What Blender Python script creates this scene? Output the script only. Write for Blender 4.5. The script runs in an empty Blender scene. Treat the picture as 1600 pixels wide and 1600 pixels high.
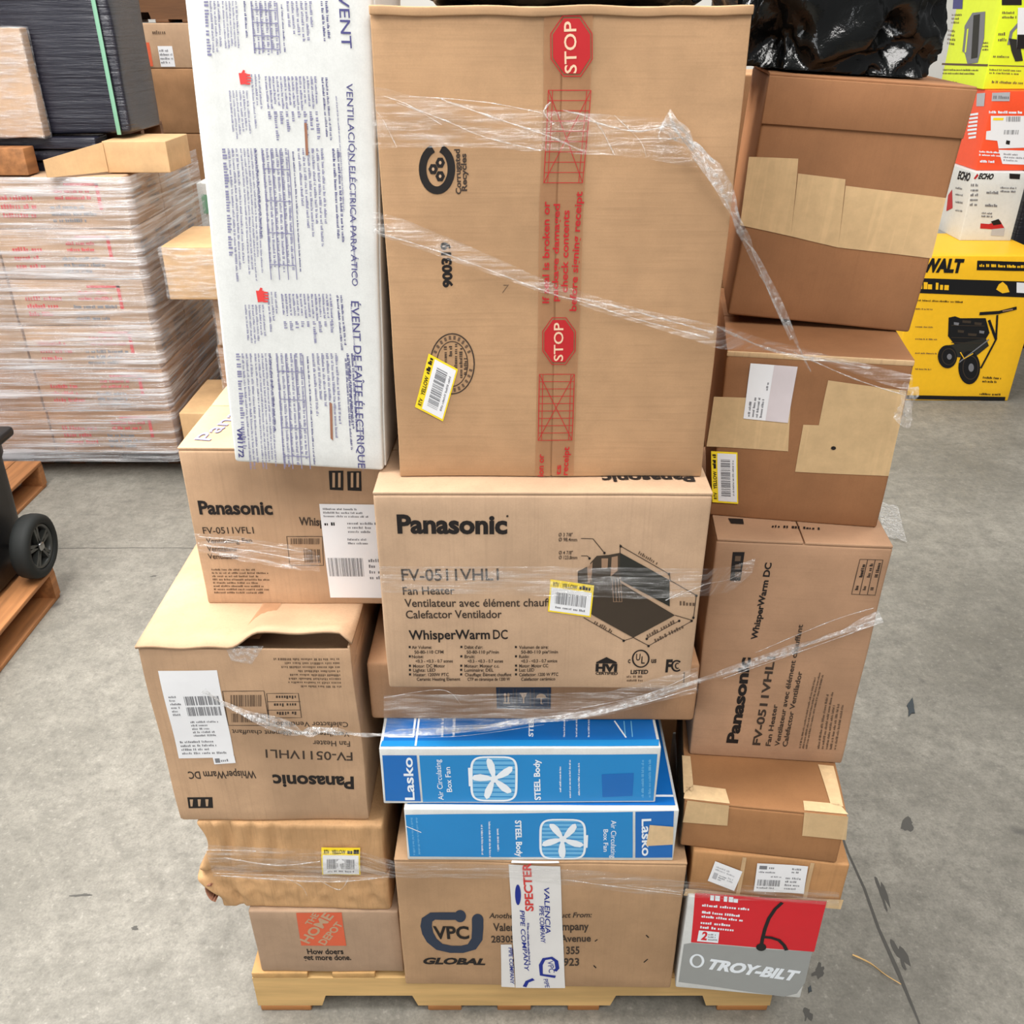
import bpy, bmesh, math, random
from mathutils import Vector, Matrix, noise
from math import radians, sin, cos, tan, pi, atan2, hypot

# ------------------------------------------------------------------ camera, world, lights, exposure
S = bpy.context.scene
COL = S.collection
CAM_H, FPX, PITCH = 2.07, 1400.0, radians(28.8)
cd = bpy.data.cameras.new('camera'); cam = bpy.data.objects.new('camera', cd); COL.objects.link(cam)
cam.location = (0, 0, CAM_H); cam.rotation_euler = (radians(90) - PITCH, 0, 0)
cd.sensor_width = 36; cd.lens = FPX / 1600 * 36; cd.clip_end = 100
S.camera = cam
S.view_settings.view_transform = 'Standard'; S.view_settings.look = 'None'
S.view_settings.gamma = 1; S.view_settings.use_curve_mapping = False
S.view_settings.exposure = -0.08
w = bpy.data.worlds.new('warehouse_daylight'); S.world = w; w.use_nodes = True
bg = w.node_tree.nodes['Background']; bg.inputs[0].default_value = (.97, .985, 1, 1); bg.inputs[1].default_value = 0.22


def area(name, loc, tgt, size, power, col=(1, 1, 1), sy=None):
    l = bpy.data.lights.new(name, 'AREA'); l.energy = power; l.size = size; l.color = col
    if sy: l.shape = 'RECTANGLE'; l.size_y = sy
    o = bpy.data.objects.new(name, l); COL.objects.link(o); o.location = loc
    o.rotation_euler = (Vector(tgt) - Vector(loc)).to_track_quat('-Z', 'Y').to_euler()
    return o


area('roof_light_near', (-1.75, 1.35, 4.0), (-0.5, 1.5, 0.9), 1.5, 270, (1, .98, .95))
area('roof_light_aisle', (0.9, -0.9, 4.8), (0.4, 1.3, 0.9), 1.8, 165, (1, .975, .94))
area('roof_light_far', (-1.6, 4.4, 6.0), (-1.6, 4.6, 0), 4.0, 360, (1, .99, .97))
area('front_fill_light', (-3.0, -3.0, 3.0), (-0.4, 2.2, 0.9), 3.2, 128, (.95, .98, 1), 2.8)  # unseen soft fill, added to light the box fronts
area('roof_light_right', (3.2, 2.8, 6.2), (2.6, 4.6, 0), 2.5, 150, (1, .98, .95))

R = random.Random(11)


def lin(c):
    out = []
    for v in c[:3]:
        v /= 255.
        out.append(v / 12.92 if v <= .04045 else ((v + .055) / 1.055) ** 2.4)
    return (*out, 1)


# ------------------------------------------------------------------ materials
MATS = {}


def nt(name):
    m = bpy.data.materials.new(name); m.use_nodes = True
    t = m.node_tree; t.nodes.clear()
    out = t.nodes.new('ShaderNodeOutputMaterial')
    b = t.nodes.new('ShaderNodeBsdfPrincipled'); t.links.new(b.outputs[0], out.inputs[0])
    MATS[name] = m
    return m, t, b, out


def N(t, typ, **kw):
    n = t.nodes.new(typ)
    for k, v in kw.items():
        if k.startswith('i_'):
            n.inputs[k[2:].replace('_', ' ')].default_value = v
        else:
            setattr(n, k, v)
    return n


def coords(t, scale=(1, 1, 1), loc=(0, 0, 0)):
    tc = N(t, 'ShaderNodeTexCoord'); mp = N(t, 'ShaderNodeMapping')
    mp.inputs['Scale'].default_value = scale; mp.inputs['Location'].default_value = loc
    t.links.new(tc.outputs['Object'], mp.inputs[0])
    return mp


def mixc(t, fac, a, b, mode='MIX'):
    m = N(t, 'ShaderNodeMix', data_type='RGBA', blend_type=mode)
    for sock, v in ((m.inputs[0], fac), (m.inputs[6], a), (m.inputs[7], b)):
        if hasattr(v, 'is_linked'):
            t.links.new(v, sock)
        else:
            sock.default_value = v
    return m.outputs[2]


def ramp(t, src, p0, p1, c0=(0, 0, 0, 1), c1=(1, 1, 1, 1)):
    r = N(t, 'ShaderNodeValToRGB'); e = r.color_ramp.elements
    e[0].position = p0; e[1].position = p1; e[0].color = c0; e[1].color = c1
    t.links.new(src, r.inputs[0]); return r.outputs[0]


def noi(t, vec, scale, detail=3, rough=.55):
    n = N(t, 'ShaderNodeTexNoise'); n.inputs['Scale'].default_value = scale
    n.inputs['Detail'].default_value = detail; n.inputs['Roughness'].default_value = rough
    t.links.new(vec, n.inputs['Vector']); return n.outputs[0]


def bump(t, b, h, strength, dist=.002):
    n = N(t, 'ShaderNodeBump'); n.inputs['Strength'].default_value = strength
    n.inputs['Distance'].default_value = dist
    t.links.new(h, n.inputs['Height']); t.links.new(n.outputs[0], b.inputs['Normal'])


def card(name, rgb, axis='x', corr=.5, rough=.72, mott=.10, wrinkle=0):
    """kraft board: flute lines, mottling, fibre grain"""
    m, t, b, _ = nt(name)
    c = lin(rgb); lum = .3 * c[0] + .55 * c[1] + .15 * c[2]
    c = tuple(x * .94 + lum * .06 for x in c[:3]) + (1,)
    dark = tuple(v * (1 - mott * 2.2) for v in c[:3]) + (1,)
    lite = tuple(min(1, v * (1 + mott * .9)) for v in c[:3]) + (1,)
    v = coords(t, loc=(R.uniform(0, 9), R.uniform(0, 9), R.uniform(0, 9)))
    big = noi(t, v.outputs[0], 5, 4)
    col = mixc(t, ramp(t, big, .3, .72), dark, lite)
    vs = coords(t, (200, 200, 5) if axis == 'x' else (7, 7, 190))
    fl = noi(t, vs.outputs[0], 1, 2)
    col = mixc(t, ramp(t, fl, .52, .78, (0, 0, 0, 1), (min(1, .5 * corr),) * 3 + (1,)), col, tuple(v * .55 for v in c[:3]) + (1,))
    md = noi(t, v.outputs[0], 38, 4, .7)
    col = mixc(t, ramp(t, md, .45, .75, (0, 0, 0, 1), (.22, .22, .22, 1)), col, tuple(v * .6 for v in c[:3]) + (1,))
    gr = noi(t, v.outputs[0], 420, 2)
    col = mixc(t, ramp(t, gr, .3, .8, (0, 0, 0, 1), (.16, .16, .16, 1)), col, tuple(v * .5 for v in c[:3]) + (1,))
    t.links.new(col, b.inputs['Base Color'])
    b.inputs['Roughness'].default_value = rough
    b.inputs['Specular IOR Level'].default_value = .25
    h = fl
    if wrinkle:
        h = noi(t, coords(t, (3, 3, 30) if wrinkle == 1 else (14, 14, 6)).outputs[0], 2, 5)
    bump(t, b, h, (.22 if corr > .2 else .05) if not wrinkle else .7, .001 if not wrinkle else .006)
    return m


def plain(name, rgb, rough=.6, spec=.3, var=.06, sc=40, metal=0):
    m, t, b, _ = nt(name)
    c = lin(rgb)
    v = coords(t)
    col = mixc(t, noi(t, v.outputs[0], sc, 3), tuple(x * (1 - var) for x in c[:3]) + (1,), tuple(min(1, x * (1 + var)) for x in c[:3]) + (1,))
    t.links.new(col, b.inputs['Base Color'])
    b.inputs['Roughness'].default_value = rough; b.inputs['Specular IOR Level'].default_value = spec
    b.inputs['Metallic'].default_value = metal
    return m


def film(name, lo, hi, stretch=(2, 2, 40), sc=3, rough=.18, milky=.25, tint=(1, 1, 1), bmp=.8, bd=.01):
    """clear stretch film: transparent, glossy in the folds, milky where layers overlap; pallet wrap streaks also imitate highlights"""
    m, t, b, out = nt(name)
    t.nodes.remove(b)
    tr = N(t, 'ShaderNodeBsdfTransparent')
    gl = N(t, 'ShaderNodeBsdfGlossy'); gl.inputs['Roughness'].default_value = rough
    di = N(t, 'ShaderNodeBsdfDiffuse'); di.inputs[0].default_value = (.86 * tint[0], .86 * tint[1], .86 * tint[2], 1)
    v = coords(t, stretch)
    n1 = noi(t, v.outputs[0], sc, 5, .6)
    bp = N(t, 'ShaderNodeBump'); bp.inputs['Strength'].default_value = bmp; bp.inputs['Distance'].default_value = bd
    t.links.new(n1, bp.inputs['Height'])
    t.links.new(bp.outputs[0], gl.inputs['Normal'])
    mx = N(t, 'ShaderNodeMixShader'); mx.inputs[0].default_value = milky
    t.links.new(gl.outputs[0], mx.inputs[1]); t.links.new(di.outputs[0], mx.inputs[2])
    m2 = N(t, 'ShaderNodeMixShader')
    f = ramp(t, n1, .42, .72, (lo, lo, lo, 1), (hi, hi, hi, 1))
    t.links.new(f, m2.inputs[0])
    t.links.new(tr.outputs[0], m2.inputs[1]); t.links.new(mx.outputs[0], m2.inputs[2])
    t.links.new(m2.outputs[0], out.inputs[0])
    return m


def tapemat(name, rgb, alpha, rough=.3):
    m, t, b, out = nt(name)
    c = lin(rgb)
    v = coords(t)
    n1 = noi(t, v.outputs[0], 45, 5, .65)
    col = mixc(t, ramp(t, n1, .35, .7), tuple(x * .93 for x in c[:3]) + (1,), tuple(min(1, x * 1.08) for x in c[:3]) + (1,))
    for k, (ang, sc) in enumerate(((.5, 26), (-.7, 20))):
        mp = coords(t, (sc, sc, sc * .06)); mp.inputs['Rotation'].default_value = (0, ang, 0)
        sc_ = noi(t, mp.outputs[0], 2.4, 2)
        col = mixc(t, ramp(t, sc_, .60, .68, (0, 0, 0, 1), (.16,) * 3 + (1,)), col, tuple(min(1, x * 1.5) for x in c[:3]) + (1,))
    t.links.new(col, b.inputs['Base Color']); b.inputs['Roughness'].default_value = rough
    b.inputs['Alpha'].default_value = alpha
    bump(t, b, n1, .3, .001)
    return m


def wood(name, rgb, axis=0, dark=.55):
    m, t, b, _ = nt(name)
    c = lin(rgb)
    sc = [14, 14, 14]; sc[axis] = 1.2
    v = coords(t, sc, (R.uniform(0, 5),) * 3)
    n1 = noi(t, v.outputs[0], 2.2, 5, .6)
    col = mixc(t, ramp(t, n1, .35, .72), tuple(x * dark for x in c[:3]) + (1,), c)
    k = N(t, 'ShaderNodeTexVoronoi'); k.inputs['Scale'].default_value = 5
    t.links.new(coords(t, (1, 1, 1.6)).outputs[0], k.inputs['Vector'])
    col = mixc(t, ramp(t, k.outputs[0], .03, .09, (.8,) * 3 + (1,), (0, 0, 0, 1)), col, lin((92, 58, 30)))
    t.links.new(col, b.inputs['Base Color']); b.inputs['Roughness'].default_value = .7
    bump(t, b, n1, .3, .002)
    return m


def plastic_black(name, rgb=(16, 16, 20), rough=.22, sc=(3, 3, 10), bd=.02, strength=.7):
    m, t, b, _ = nt(name)
    b.inputs['Base Color'].default_value = lin(rgb); b.inputs['Roughness'].default_value = rough
    n1 = noi(t, coords(t, sc).outputs[0], 3, 6, .6)
    bump(t, b, n1, strength, bd)
    return m


def concrete():
    m, t, b, _ = nt('concrete')
    v = coords(t)
    n1 = noi(t, v.outputs[0], 1.3, 6, .6); n2 = noi(t, v.outputs[0], 14, 6, .7); n3 = noi(t, v.outputs[0], 160, 3)
    col = mixc(t, ramp(t, n1, .3, .7), lin((122, 118, 108)), lin((166, 161, 150)))
    col = mixc(t, ramp(t, n2, .35, .68, (0, 0, 0, 1), (.7,) * 3 + (1,)), col, lin((104, 101, 93)))
    n4 = noi(t, v.outputs[0], 55, 4, .65)
    col = mixc(t, ramp(t, n4, .52, .70, (0, 0, 0, 1), (.5,) * 3 + (1,)), col, lin((92, 89, 82)))
    col = mixc(t, ramp(t, n4, .30, .42, (.35,) * 3 + (1,), (0, 0, 0, 1)), col, lin((186, 181, 170)))
    col = mixc(t, ramp(t, n3, .3, .75, (0, 0, 0, 1), (.4,) * 3 + (1,)), col, lin((84, 81, 75)))
    # scuffs: stretched noise
    s = noi(t, coords(t, (1.2, 7, 1), (2, 3, 0)).outputs[0], 1.6, 7, .7)
    col = mixc(t, ramp(t, s, .60, .74, (0, 0, 0, 1), (.7,) * 3 + (1,)), col, lin((92, 90, 84)))
    s2 = noi(t, coords(t, (6, 1.1, 1), (5, 1, 0)).outputs[0], 1.9, 7, .72)
    col = mixc(t, ramp(t, s2, .64, .76, (0, 0, 0, 1), (.6,) * 3 + (1,)), col, lin((84, 82, 78)))
    # oil spots
    o = noi(t, coords(t, (1, 1, 1), (7.3, 1.1, 0)).outputs[0], 4.5, 3, .5)
    col = mixc(t, ramp(t, o, .70, .76, (0, 0, 0, 1), (.75,) * 3 + (1,)), col, lin((74, 72, 70)))
    t.links.new(col, b.inputs['Base Color'])
    t.links.new(ramp(t, n2, .2, .8, (.42,) * 3 + (1,), (.75,) * 3 + (1,)), b.inputs['Roughness'])
    bump(t, b, n3, .25, .002)
    return m


K = {}
K['big'] = card('kraft_big', (186, 146, 106), 'z', .5)
K['pan'] = card('kraft_pink_tan', (196, 162, 130), 'x', .45)
K['panL'] = card('kraft_pink_tan_worn', (194, 157, 122), 'x', .5, mott=.12)
K['red'] = card('kraft_red_brown', (152, 104, 66), 'x', .25)
K['red2'] = card('kraft_brown_plain', (166, 116, 72), 'x', .25)
K['whis'] = card('kraft_dusty', (182, 141, 108), 'z', .3)
K['vpc'] = card('kraft_vpc', (184, 146, 108), 'x', .35)
K['hd'] = card('kraft_grey_tan', (178, 147, 119), 'x', .3)
K['crump'] = card('kraft_crumpled', (196, 152, 104), 'x', .9, mott=.16, wrinkle=2)
K['thin'] = card('kraft_thin', (176, 133, 96), 'x', .4)
K['lab'] = card('kraft_orange', (184, 134, 84), 'x', .5, mott=.14)
K['edge'] = card('kraft_cut_edge', (206, 170, 126), 'x', .9)
K['bgk'] = card('kraft_back', (196, 160, 126), 'x', .4, mott=.12)
K['bgk2'] = card('kraft_back_dark', (176, 130, 88), 'x', .4, mott=.12)
K['bgl'] = card('kraft_back_light', (214, 172, 122), 'x', .3)
K['white'] = card('white_board', (216, 217, 214), 'x', .12, mott=.03)
K['blue'] = plain('blue_board', (28, 132, 198), .38, .4, .05, 12)
K['dblue'] = plain('blue_board_dark', (18, 104, 182), .38, .4, .05)
K['ink'] = plain('black_ink', (30, 25, 24), .6)
K['inkb'] = plain('brown_black_ink', (62, 50, 42), .6)
K['inks'] = plain('soft_ink', (98, 78, 62), .7)
K['inkp'] = plain('ink_picture', (62, 52, 42), .6)
K['inkg'] = plain('ink_picture_dark', (44, 43, 38), .6)
K['inkl'] = plain('ink_picture_light', (150, 120, 96), .6)
K['navy'] = plain('navy_ink', (44, 54, 72), .6)
K['violet'] = plain('violet_ink', (76, 74, 124), .6)
K['violets'] = plain('violet_ink_small', (128, 126, 158), .6)
K['redink'] = plain('red_ink', (178, 38, 42), .5)
K['redhand'] = plain('red_hand_ink', (216, 66, 64), .5)
K['stopt'] = plain('stop_letters', (224, 190, 160), .5)
K['paper'] = plain('label_paper', (230, 230, 232), .5, .3, .02)
K['paperp'] = plain('label_paper_dirty', (208, 198, 200), .5, .3, .05, 60)
K['yel'] = plain('yellow_label', (244, 214, 44), .5)
K['grey'] = plain('grey_print', (120, 120, 124), .6)
K['lgrey'] = plain('pale_grey_print', (176, 176, 180), .6)
K['whitei'] = plain('white_ink', (230, 236, 242), .5)
K['sky'] = plain('pale_blue_ink', (110, 180, 224), .5)
K['orange'] = plain('orange_ink', (214, 98, 66), .6)
K['tan'] = plain('bare_board', (186, 154, 124), .7)
K['scar'] = plain('torn_board', (150, 104, 82), .8)
K['redbox'] = plain('red_board', (208, 26, 40), .4, .4, .04)
K['greybox'] = plain('grey_board', (150, 152, 150), .45, .4, .04)
K['bluet'] = plain('blue_tape_ink', (22, 42, 136), .5)
K['redt'] = plain('red_tape_ink', (206, 62, 58), .5)
K['lime'] = plain('lime_board', (222, 238, 50), .45)
K['oran'] = plain('orange_board', (240, 84, 46), .45)
K['deyel'] = plain('yellow_board', (246, 190, 36), .45)
K['blk'] = plain('black_board', (24, 24, 26), .45)
K['tape'] = tapemat('beige_paper_tape', (204, 172, 128), .93)
K['ctape'] = tapemat('clear_brown_tape', (176, 128, 92), .45, .15)
K['ptape'] = tapemat('pale_tape', (222, 190, 146), .93)
K['wtape'] = plain('white_tape', (222, 220, 218), .35, .4, .03)
K['wood'] = wood('pine', (228, 186, 122), 0, .72)
K['woodb'] = wood('pine_runner', (188, 126, 70), 0, .6)
K['woodd'] = wood('pine_deck', (206, 160, 100), 1, .7)
K['woodo'] = wood('old_pallet_wood', (176, 118, 70), 1, .55)
K['woodk'] = wood('dark_shaded_pallet_wood', (120, 80, 48), 0, .6)  # dark wood, darkened further for the shade under the loads
K['film'] = film('clear_film', .03, .40, (5, 5, 60), 2.2, .16, .35)
K['filmr'] = film('film_rope', .14, .62, (40, 40, 40), 3, .16, .5)
K['filmw'] = film('pallet_wrap', .12, .92, (.9, .9, 26), 2.0, .24, .55, (1, 1, 1.04), 1, .03)  # film haze plus white streaks painted in for highlights
K['filmn'] = film('pallet_wrap_diagonal', .08, .5, (6, 6, 40), 1.6, .22, .5, (.98, .98, 1), 1, .02)
K['bag'] = plastic_black('black_bag_plastic', (12, 13, 13), .16, (4, 4, 4), .012, .5)
K['bwrap'] = plastic_black('black_wrap', (34, 34, 44), .25, (.8, .8, 16), .015, .6)
K['rub'] = plain('rubber', (26, 28, 27), .7, .3, .1)
K['bin'] = plain('black_bin_plastic', (20, 20, 22), .45, .4, .08)
K['hub'] = plain('hub_plastic', (50, 52, 50), .4, .5, .1)
K['chrome'] = plain('hub_pin', (150, 150, 150), .3, .5, .05, metal=1)
K['strap'] = plain('green_strap', (120, 168, 140), .4, .5, .05)
K['wall'] = plain('painted_wall', (226, 224, 218), .8, .2, .03, 3)
K['joint'] = plain('floor_joint', (84, 82, 78), .9)
K['scrap'] = plain('dark_scrap', (60, 66, 70), .6)
concrete()
K['conc'] = MATS['concrete']


# ------------------------------------------------------------------ mesh helpers
class Mesh:
    def __init__(s):
        s.v = []; s.f = []; s.m = []; s.sm = []; s.mats = []

    def mi(s, mat):
        if mat not in s.mats: s.mats.append(mat)
        return s.mats.index(mat)

    def add(s, vs, fs, mat, smooth=False):
        b = len(s.v); k = s.mi(mat)
        s.v.extend([tuple(x) for x in vs])
        for f in fs:
            s.f.append([i + b for i in f]); s.m.append(k); s.sm.append(smooth)

    def build(s, name, parent=None):
        me = bpy.data.meshes.new(name)
        me.from_pydata(s.v, [], s.f)
        me.polygons.foreach_set('material_index', s.m)
        me.polygons.foreach_set('use_smooth', s.sm)
        for k in s.mats: me.materials.append(K[k])
        me.update()
        o = bpy.data.objects.new(name, me); COL.objects.link(o)
        if parent: o.parent = parent
        return o


def tag(o, label, cat, group=None, kind=None):
    if label: o['label'] = label
    if cat: o['category'] = cat
    if group: o['group'] = group
    if kind: o['kind'] = kind
    return o


def empty(name, loc, rot=(0, 0, 0)):
    o = bpy.data.objects.new(name, None); COL.objects.link(o)
    o.location = loc; o.rotation_euler = rot; o.empty_display_size = .05
    return o


def rbox(mesh, c, h, mat, r=.004, step=.03, warp=None, open_top=False):
    """rounded box from gridded faces; c centre, h half sizes"""
    r = min(r, min(h) * .9)

    def ax(hh):
        inner = max(1, min(40, int(round(2 * (hh - r) / step))))
        a = [-hh, -hh + r * .35] + [-(hh - r) + 2 * (hh - r) * i / inner for i in range(inner + 1)] + [hh - r * .35, hh]
        return a
    A = [ax(x) for x in h]

    def rnd(p):
        q = [max(-(h[i] - r), min(h[i] - r, p[i])) for i in range(3)]
        d = Vector([p[i] - q[i] for i in range(3)])
        if d.length > 1e-9:
            d = d.normalized() * r
        o = Vector([c[i] + q[i] + d[i] for i in range(3)])
        return warp(o) if warp else o
    for axis in range(3):
        u, v = [i for i in range(3) if i != axis]
        for sgn in (-1, 1):
            if open_top and axis == 2 and sgn == 1: continue
            U, V = A[u], A[v]
            vs = []
            for b in V:
                for a in U:
                    p = [0, 0, 0]; p[axis] = sgn * h[axis]; p[u] = a; p[v] = b
                    vs.append(rnd(p))
            nu = len(U); fs = []
            flip = (sgn == 1) ^ (axis == 1)
            for j in range(len(V) - 1):
                for i in range(nu - 1):
                    f = [j * nu + i, j * nu + i + 1, (j + 1) * nu + i + 1, (j + 1) * nu + i]
                    fs.append(f if flip else f[::-1])
            mesh.add(vs, fs, mat, True)


def cam_ray(px, py):
    u = (px - 800) / FPX; v = (py - 800) / FPX
    return Vector((u, cos(PITCH) - v * sin(PITCH), -sin(PITCH) - v * cos(PITCH)))


CAMP = Vector((0, 0, CAM_H))


def at_y(px, py, Y):
    r = cam_ray(px, py); return CAMP + r * (Y / r.y)


def at_z(px, py, z):
    r = cam_ray(px, py); return CAMP + r * ((z - CAM_H) / r.z)


class Face:
    """a flat side of a box in the box's own coordinates"""

    def __init__(s, M, o, U, V, Nn, warp=None):
        s.M = M; s.Mi = M.inverted(); s.o = Vector(o); s.U = Vector(U); s.V = Vector(V); s.N = Vector(Nn); s.warp = warp

    def px(s, x, y):
        o = s.Mi @ CAMP; d = (s.Mi.to_3x3() @ cam_ray(x, y))
        t = (s.o - o).dot(s.N) / d.dot(s.N)
        q = o + d * t - s.o
        return Vector((q.dot(s.U), q.dot(s.V)))

    def pt(s, uv, off):
        p = s.o + s.U * uv[0] + s.V * uv[1]
        if s.warp: p = s.warp(p)
        return p + s.N * off


class Frame:
    """axes on a face: origin o, a along ex, b along ey (metres, face units)"""

    def __init__(s, face, o, ex, ey):
        s.f = face; s.o = o; s.ex = ex; s.ey = ey

    def pt(s, a, b, off): return s.f.pt(s.o + s.ex * a + s.ey * b, off)

    @staticmethod
    def quad(face, tl, tr, br, bl):
        a, b, c, d = [face.px(*p) for p in (tl, tr, br, bl)]
        return Frame(face, a, ((b - a) + (c - d)) / 2, ((d - a) + (c - b)) / 2)


def poly(mesh, face, pts, mat, off=.0009):
    uv = [face.px(*p) for p in pts]
    ext = max(max(p.x for p in uv) - min(p.x for p in uv), max(p.y for p in uv) - min(p.y for p in uv))
    if ext < .035:
        mesh.add([face.pt(p, off) for p in uv], [list(range(len(uv)))], mat); return
    bm = bmesh.new()
    f = bm.faces.new([bm.verts.new((p.x, p.y, 0)) for p in uv])
    bmesh.ops.triangulate(bm, faces=[f])
    for _ in range(6):
        e = [x for x in bm.edges if x.calc_length() > .03]
        if not e: break
        bmesh.ops.subdivide_edges(bm, edges=e, cuts=1)
        bmesh.ops.triangulate(bm, faces=bm.faces[:])
    bm.verts.index_update()
    mesh.add([face.pt((v.co.x, v.co.y), off) for v in bm.verts], [[v.index for v in f.verts] for f in bm.faces], mat)
    bm.free()


def grid_quad(mesh, face, q, mat, off=.0012, n=6, edge=True):
    """patch lying on a face, q = four photo points tl,tr,br,bl"""
    a, b, c, d = [face.px(*p) for p in q]
    vs = []
    for j in range(n + 1):
        for i in range(n + 1):
            s, t = i / n, j / n
            vs.append(face.pt((a * (1 - s) + b * s) * (1 - t) + (d * (1 - s) + c * s) * t, off))
    mesh.add(vs, [[j * (n + 1) + i, j * (n + 1) + i + 1, (j + 1) * (n + 1) + i + 1, (j + 1) * (n + 1) + i] for j in range(n) for i in range(n)], mat)


def rect(mesh, fr, a0, b0, a1, b1, mat, off=.002, n=0):
    nu = max(1, int(abs(a1 - a0) * fr.ex.length / .03) + 1) if abs(a1 - a0) * fr.ex.length > .015 else 1
    nv = max(1, int(abs(b1 - b0) * fr.ey.length / .03) + 1) if abs(b1 - b0) * fr.ey.length > .015 else 1
    vs = [fr.pt(a0 + (a1 - a0) * i / nu, b0 + (b1 - b0) * j / nv, off) for j in range(nv + 1) for i in range(nu + 1)]
    mesh.add(vs, [[j * (nu + 1) + i, j * (nu + 1) + i + 1, (j + 1) * (nu + 1) + i + 1, (j + 1) * (nu + 1) + i] for j in range(nv) for i in range(nu)], mat)


def stroke(mesh, face, pts, wpx, mat, off=.0009, closed=False):
    """printed line through photo points, width in photo pixels"""
    pts = list(pts) + ([pts[0]] if closed else [])
    L2 = []
    for a, b in zip(pts, pts[1:]):
        n_ = max(1, int(hypot(b[0] - a[0], b[1] - a[1]) / 22))
        L2 += [(a[0] + (b[0] - a[0]) * k / n_, a[1] + (b[1] - a[1]) * k / n_) for k in range(n_)]
    pts = L2 + ([] if closed else [pts[-1]])
    P = [face.px(*p) for p in pts]
    q = face.px(pts[0][0] + wpx, pts[0][1]); wd = (q - P[0]).length / 2
    n = len(P); L = []
    for i in range(n):
        a = P[i - 1] if (i or closed) else P[i]; b = P[(i + 1) % n] if (i < n - 1 or closed) else P[i]
        t = (b - a); t = t.normalized() if t.length > 1e-9 else Vector((1, 0))
        k = Vector((-t.y, t.x)) * wd
        L += [P[i] + k, P[i] - k]
    vs = [face.pt(p, off) for p in L]
    m = n if closed else n - 1
    mesh.add(vs, [[2 * i, 2 * i + 1, (2 * ((i + 1) % n)) + 1, 2 * ((i + 1) % n)] for i in range(m)], mat)


def ellipse(cx, cy, rx, ry, n=28, a0=0, a1=2 * pi):
    return [(cx + rx * cos(a0 + (a1 - a0) * i / n), cy + ry * sin(a0 + (a1 - a0) * i / n)) for i in range(n + (0 if a1 - a0 > 6.28 else 1))]


TCACHE = {}


def glyphs_raw(s, shear):
    c = bpy.data.curves.new('t', 'FONT'); c.body = s; c.size = 1; c.shear = shear; c.resolution_u = 3; c.dimensions = '2D'
    o = bpy.data.objects.new('t', c); me = o.to_mesh()
    vs = [(v.co.x, v.co.y) for v in me.vertices] or [(0, 0), (1, 1)]
    o.to_mesh_clear(); bpy.data.objects.remove(o); bpy.data.curves.remove(c)
    return vs


def glyphs(s, bold=0.0, shear=0.0):
    key = (s, bold, shear)
    if key in TCACHE: return TCACHE[key]
    c = bpy.data.curves.new('t', 'FONT'); c.body = s; c.size = 1; c.offset = bold; c.shear = shear
    c.resolution_u = 3; c.fill_mode = 'FRONT'; c.dimensions = '2D'
    o = bpy.data.objects.new('t', c)
    me = o.to_mesh()
    vs = [(v.co.x, v.co.y) for v in me.vertices]; fs = [list(p.vertices) for p in me.polygons]
    o.to_mesh_clear(); bpy.data.objects.remove(o); bpy.data.curves.remove(c)
    if not vs: vs = [(0, 0), (1, 0), (1, 1)]; fs = []
    if bold:
        v0 = glyphs_raw(s, shear)
        x0, x1 = min(v[0] for v in v0) - bold, max(v[0] for v in v0) + bold
        y0, y1 = min(v[1] for v in v0) - bold, max(v[1] for v in v0) + bold
        vs = [(max(x0, min(x1, v[0])), max(y0, min(y1, v[1]))) for v in vs]
    else:
        x0 = min(v[0] for v in vs); x1 = max(v[0] for v in vs)
    vs = [((v[0] - x0) / max(1e-6, x1 - x0), v[1]) for v in vs]
    TCACHE[key] = (vs, fs)
    return vs, fs


CAPH = None


def caph():
    global CAPH
    if CAPH is None:
        c = bpy.data.curves.new('t', 'FONT'); c.body = 'H'; c.size = 1
        o = bpy.data.objects.new('t', c); me = o.to_mesh()
        CAPH = max(v.co.y for v in me.vertices); o.to_mesh_clear(); bpy.data.objects.remove(o); bpy.data.curves.remove(c)
    return CAPH


def text(mesh, face, s, p0, p1, cap, mat, off=.0009, bold=0.0, shear=0.0):
    """printed words: baseline from p0 to p1, cap = photo point at capital height over p0"""
    P0, P1, PT = face.px(*p0), face.px(*p1), face.px(*cap)
    ex = P1 - P0; nrm = Vector((-ex.y, ex.x)).normalized()
    hh = (PT - P0).dot(nrm)
    vs, fs = glyphs(s, bold, shear)
    k = hh / caph()
    mesh.add([face.pt(P0 + ex * v[0] + nrm * (v[1] * k), off) for v in vs], fs, mat)


def ftext(mesh, fr, s, a0, a1, b, bh, mat, off=.002, bold=0.0, shear=0.0):
    """words inside a frame: from a0 to a1 on baseline b, capitals bh high (towards smaller b)"""
    vs, fs = glyphs(s, bold, shear); k = bh / caph()
    mesh.add([fr.pt(a0 + (a1 - a0) * v[0], b - v[1] * k, off) for v in vs], fs, mat)


def micro(mesh, fr, a0, a1, b0, b1, n, mat, off=.0009, seed=0, fill=(.6, 1), dens=.62, gh=.55):
    """lines of print too small to read"""
    rr = random.Random(seed)
    lh = (b1 - b0) / n; ax = fr.ex.length; ay = fr.ey.length
    cw = max(abs(lh) * gh * ay * .62 / ax, 1e-5)
    vs = []; fs = []
    for i in range(n):
        a = a0; end = a0 + (a1 - a0) * rr.uniform(*fill)
        bb = b0 + (i + .82) * lh
        while a < end:
            for _ in range(rr.randint(2, 9)):
                if a >= end: break
                g = gh * lh * (1 if rr.random() < .35 else .72)
                x1 = a + cw * dens * rr.uniform(.7, 1.25)
                b = len(vs)
                vs += [fr.pt(a, bb, off), fr.pt(x1, bb, off), fr.pt(x1, bb - g, off), fr.pt(a, bb - g, off)]
                fs.append([b, b + 1, b + 2, b + 3]); a += cw
            a += cw * .8
    mesh.add(vs, fs, mat)


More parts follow.
